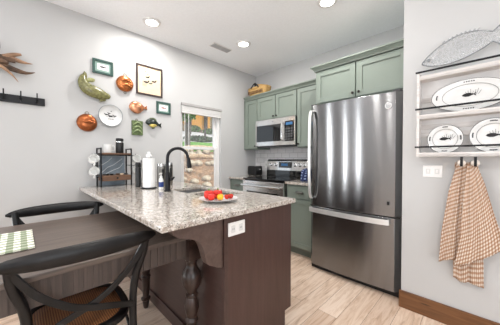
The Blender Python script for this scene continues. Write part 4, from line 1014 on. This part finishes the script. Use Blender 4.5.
# pressed glass fish platter
gf = thing('glass_fish_platter', 'clear glass fish-shaped platter on top of the plate rack', 'platter', (-.12, SY-.06, 1.80))
glz = NT('pressed_glass'); glz.set(Roughness=.12, Metallic=.0, IOR=1.5, Alpha=.38); glz.b.inputs['Base Color'].default_value = lin('b9bcbf')
chk = glz.n('ShaderNodeTexVoronoi'); chk.inputs['Scale'].default_value = 150; glz.l(glz.coord(), chk.inputs['Vector']); glz.bump(chk.outputs['Distance'], 1.0, .006)
rr = glz.ramp(chk.outputs['Distance'], [(.35, 'f6f7f8'), (.62, 'bfc3c6')]); glz.l(rr, glz.b.inputs['Base Color'])
def fpl(u):   # upper/lower outline
    up = .098*math.sin(PI*min(1, u/.9)**.80)**.85*(1 if u < .8 else 1)
    return up
bm = bmesh.new(); nu, nv = 40, 12; vs = []
L0, L1 = -.325, .09
for i in range(nu+1):
    u = i/nu; x = L0+(L1-L0)*u
    hw = .090*max(0, math.sin(PI*min(1, u*1.06)))**.72 if u < .88 else 0
    tail = .026+.42*max(0, u-.86)
    hw = max(hw, tail if u > .8 else 0, .002); cz = 1.900+.058*math.sin(PI*u*.6)+.02*u
    row = []
    for j in range(nv+1):
        w_ = 2*j/nv-1; z = cz+hw*w_; row.append(bm.verts.new((x, SY-.062+.14*(z-1.90)+.016*(1-w_*w_)*(1 if u < .85 else .3), z)))
    vs.append(row)
for i in range(nu):
    for j in range(nv): bm.faces.new((vs[i][j], vs[i+1][j], vs[i+1][j+1], vs[i][j+1]))
mb = MB(); mb.bm.free(); mb.bm = bm; mb.build('dish', glz.m, gf, smooth='all', solid=.006)
edge = [vs_ for vs_ in ()]
def rimpt(i, w_):
    u = i/nu; x = L0+(L1-L0)*u
    hw = .090*max(0, math.sin(PI*min(1, u*1.06)))**.72 if u < .88 else 0
    hw = max(hw, (.026+.42*max(0, u-.86)) if u > .8 else 0, .002); cz = 1.900+.058*math.sin(PI*u*.6)+.02*u
    z = cz+hw*w_; return (x, SY-.066+.14*(z-1.90), z)
rimm = plain('grey_glass_edge', '8b8f92', .15, .3)
MB().tube([rimpt(i, 1) for i in range(nu+1)]+[rimpt(i, -1) for i in range(nu, -1, -1)], .0035, 6).build('rim', rimm, gf, smooth=True)
MB().lathe([(.011, 0), (.011, -.006), (.006, -.009), (.0001, -.009)], (-.285, SY-.064, 1.915), 14, 'y').build('eye', rimm, gf, smooth=True)
mb = MB()
for k in range(9): x = -.21+k*.022; z = 2.034+.012*math.sin(k/8*PI)+.003*k; mb.tube([(x, SY-.046, z-.016), (x+.012, SY-.044, z-.002)], .006, 6)
mb.build('dorsal_fin', glz.m, gf, smooth=True)

# ------------------------------------------------------------------ gingham towel
def interp(tab, t):
    for (t0, v0), (t1, v1) in zip(tab, tab[1:]):
        if t <= t1: return v0+(v1-v0)*(t-t0)/(t1-t0)
    return tab[-1][1]
gt = thing('gingham_towel', 'tan and cream gingham towel hanging from the plate rack hooks', 'towel', (-.06, 2.12, .35))
YT = 2.105
# back layer: long fall, left half
def layer(zt, left, right, bot, yoff, ph, amp, nu=36, nv=44):
    def fn(u, v):
        xl, xr = interp(left, v), interp(right, v); x = xl+(xr-xl)*u
        zb = interp(bot, u); z = zt(u)+(zb-zt(u))*v
        g_ = min(1, v*2+.35)
        return (x, YT+yoff-amp*g_*(math.sin(u*5*PI+ph+v*1.2)*.6+.4*math.sin(u*9*PI+ph*2))-.010*math.sin(PI*v), z)
    m_ = MB(); m_.bm.free(); m_.bm = grid_mesh(fn, nu, nv, lambda u, v: ((u-.5)*.40+v*.03, v*.62+u*.05)); return m_
layer(lambda u: 1.175-.03*(u-.5), [(0, -.118), (.3, -.165), (.7, -.200), (1, -.215)], [(0, -.075), (.3, -.06), (.7, -.055), (1, -.05)], [(0, .46), (.5, .50), (1, .55)], .028, .3, .011).build('left_fold', M['gingham'], gt, solid=.002)
layer(lambda u: 1.175, [(0, -.135), (.4, -.14), (1, -.135)], [(0, -.04), (.4, .0), (.8, .012), (1, .015)], [(0, .37), (.25, .345), (.5, .36), (1, .345)], .045, 1.4, .010).build('rear_fold', M['gingham'], gt, solid=.002)
layer(lambda u: 1.180-.02*math.sin(u*PI), [(0, -.070), (.3, -.085), (.7, -.10), (1, -.13)], [(0, -.030), (.25, .01), (.6, .055), (.85, .09), (1, .105)], [(0, .46), (.3, .50), (.7, .575), (1, .64)], .0, 2.3, .011).build('front_fold', M['gingham'], gt, solid=.002)
mb = MB()
for cx in (-.098, -.032): mb.ball((cx, 2.085, 1.172), .020, (1.15, .7, 1.1), 2, .08)
mb.build('gathered_corner', M['gingham'], gt, smooth='all')

# ------------------------------------------------------------------ outside the kitchen window
def terrain(name, x0, x1, mat, label, cat, seed):
    prof = [(-3.1, -.30), (-5.0, -.10), (-6.2, .25), (-7.6, 1.05), (-9, 1.50), (-13, 2.15), (-16, 3.0), (-20, 4.3), (-30, 9.0)]
    rnd = random.Random(seed); bm = bmesh.new(); nx = 18; ny = 30; vs = []
    for i in range(nx+1):
        x = x0+(x1-x0)*i/nx
        z = prof[0][1] if x > -3.1 else prof[-1][1]
        for (a, za), (b, zb) in zip(prof, prof[1:]):
            if b <= x <= a: z = za+(zb-za)*(x-a)/(b-a)
        vs.append([bm.verts.new((x, -2+22*j/ny, z+(rnd.uniform(-.05, .05) if 0 < i < nx else 0))) for j in range(ny+1)])
    for i in range(nx):
        for j in range(ny): bm.faces.new((vs[i][j], vs[i+1][j], vs[i+1][j+1], vs[i][j+1]))
    mb = MB(); mb.bm.free(); mb.bm = bm; o = mb.build(name, mat, smooth='all'); tag(o, label, cat, kind='structure')
    return prof
prof = terrain('dirt_bank', -3.05, -9.2, M['dirt'], 'brown dirt bank rising outside the window', 'bank', 1)
terrain('lawn', -9.2, -13.6, M['grass'], 'bright green lawn above the rocks outside', 'lawn', 2)
terrain('gravel_road', -13.6, -17.5, M['gravel'], 'pale gravel road crossing the slope outside', 'road', 3)
terrain('forest_floor', -17.5, -30, M['litter'], 'brown forest floor on the far slope', 'ground', 4)
def gz(x):
    for (a, za), (b, zb) in zip(prof, prof[1:]):
        if b <= x <= a: return za+(zb-za)*(x-a)/(b-a)
    return 0
rnd = random.Random(11)
def ratio(f): return .54+.22*f      # y/|x| seen through the window, f 0..1
proto = None
k = 0
places = ['low outside near the window', 'half way up the dirt bank', 'along the top of the bank']
for (x, n, s0) in ((-5.6, 4, .26), (-6.5, 5, .28), (-7.3, 5, .30), (-8.3, 5, .35), (-8.9, 6, .30)):
    for i in range(n):
        x2 = x+rnd.uniform(-.22, .22); y = -x*ratio((i+.5)/n)+rnd.uniform(-.05, .05); s_ = s0*rnd.uniform(.42, .66)
        mb = MB().ball((0, 0, 0), s_, (rnd.uniform(.8, 1.2), rnd.uniform(.8, 1.0), rnd.uniform(.6, .8)), 2, .07)
        o = mb.build('boulder', M['rock'], smooth=True); o.location = (x2, y, gz(x2)+.05)
        tag(o, 'pale boulder in the row %s' % ('lowest outside the window' if x > -6 else 'at the foot of the dirt bank' if x > -7 else 'half way up the dirt bank' if x > -8 else 'below the crest of the dirt bank' if x > -8.6 else 'along the crest of the bank'), 'boulder', 'boulders row %s' % ('one' if x > -6 else 'two' if x > -7 else 'middle' if x > -8 else 'three' if x > -8.6 else 'four'))
for (x, f0, f1, r, lab) in ((-7.9, .05, .8, .09, 'long pale log lying across the dirt bank'), (-9.5, .1, 1.0, .11, 'pale log edging the lawn outside')):
    o = MB().tube([(x, -x*ratio(f0), gz(x)+.12), (x-.15, -x*ratio((f0+f1)/2), gz(x)+.16), (x-.1, -x*ratio(f1), gz(x)+.12)], [r, r*1.05, r*.9], 12).build('log', M['log'], smooth=True); center(o); tag(o, lab, 'log')
def tree(x, y, h, cr, mat, label, nleaf=900, seed=0):
    r_ = random.Random(seed); z = gz(x)-.05; t = thing('tree', label, 'tree', (x, y, z), 0, None)
    MB().tube([(x, y, z), (x+.05, y+.05, z+h*.5), (x, y, z+h)], [.16, .12, .04], 8).build('trunk', M['bark'], t, smooth=True)
    bm = bmesh.new()
    for k in range(nleaf):
        a = Vector((r_.gauss(0, 1), r_.gauss(0, 1), r_.gauss(0, 1))).normalized()*r_.uniform(.5, 1)*cr
        c = Vector((x, y, z+h*.85))+Vector((a.x, a.y, a.z*.9))
        n_ = Vector((r_.gauss(0, 1), r_.gauss(0, 1), r_.gauss(0, 1))).normalized(); u = n_.orthogonal().normalized()*.16; w_ = n_.cross(u).normalized()*.10
        bm.faces.new([bm.verts.new(c+q) for q in (u, w_, -u, -w_)])
    mb = MB(); mb.bm.free(); mb.bm = bm; mb.build('foliage', mat, t)
tree(-12.9, 7.35, 3.6, 1.3, M['leafd'], 'dark leafy tree at the left of the window view', seed=1)
tree(-16.8, 9.75, 3.2, 1.1, M['leafy'], 'bright green tree left of the amber cabin', seed=2)
tree(-16.4, 12.0, 3.3, .8, M['leafd'], 'dark tree right of the amber cabin', seed=3)
tree(-25, 13.8, 5.5, 2.4, M['leafy'], 'tall green tree rising behind the cabin, left side', 1500, seed=4)
tree(-25, 18.8, 5.5, 2.4, M['leafd'], 'tall dark tree rising behind the cabin, right side', 1500, seed=5)
tree(-11.5, 6.55, 2.2, .5, M['leafy'], 'slim young tree on the lawn close to the left window frame', 300, seed=6)
def bush(x, y, rx, ry, rz_, mat, label, n, seed, name='bush'):
    r_ = random.Random(seed); z = gz(x)-.02; bm = bmesh.new()
    for k in range(n):
        a = Vector((r_.gauss(0, 1), r_.gauss(0, 1), r_.gauss(0, 1))).normalized()*r_.uniform(.6, 1); c = Vector((x+a.x*rx, y+a.y*ry, z+rz_*(.95+a.z)))
        n_ = Vector((r_.gauss(0, 1), r_.gauss(0, 1), r_.gauss(0, 1))).normalized(); u = n_.orthogonal().normalized()*.12; w_ = n_.cross(u).normalized()*.08
        bm.faces.new([bm.verts.new(c+q) for q in (u, w_, -u, -w_)])
    mb = MB(); mb.bm.free(); mb.bm = bm; o = mb.build(name, mat); center(o); tag(o, label, 'bush' if name == 'bush' else 'hedge')
bush(-13.9, 8.9, .35, 1.25, .20, M['leafd'], 'low dark green hedge along the far edge of the lawn', 900, 21, 'hedge')
bush(-17.7, 10.7, .3, .7, .28, M['leafy'], 'bright green bush left in front of the cabin', 400, 22)
bush(-17.3, 12.0, .3, .6, .24, M['leafy'], 'bright green bush right in front of the cabin', 400, 23)
for (x, y, r0, lab) in ((-15.0, 10.05, .07, 'slim dark tree trunk in front of the cabin'), (-17.9, 12.85, .10, 'dark tree trunk beside the right corner of the cabin'), (-14.6, 8.25, .09, 'dark tree trunk left of the cabin, beyond the hedge')):
    o = MB().tube([(x, y, gz(x)-.03), (x+.05, y+.03, gz(x)+2.5), (x, y, gz(x)+5.5)], [r0*1.2, r0, r0*.7], 8).build('tree', M['bark'], smooth=True); center(o); tag(o, lab, 'tree')
cb = thing('cabin', 'amber timber cabin with pointed gable on the far slope', 'building', (-19.5, 12.2, gz(-19.5)))
cz = gz(-19.5)-.5
MB().prism([(11.3, cz), (13.3, cz), (13.3, cz+2.3), (12.3, cz+3.6), (11.3, cz+2.3)], -21.5, -19.0, 'x').build('wall', M['amber'], cb)
MB().prism([(11.1, cz+2.2), (12.3, cz+3.75), (13.5, cz+2.2), (13.5, cz+2.35), (12.3, cz+3.95), (11.1, cz+2.35)], -21.7, -18.8, 'x').build('roof', M['roofm'], cb)
MB().box(-19.0, -18.95, 12.6, 13.0, cz+.5, cz+2.1).build('door', M['bark'], cb)
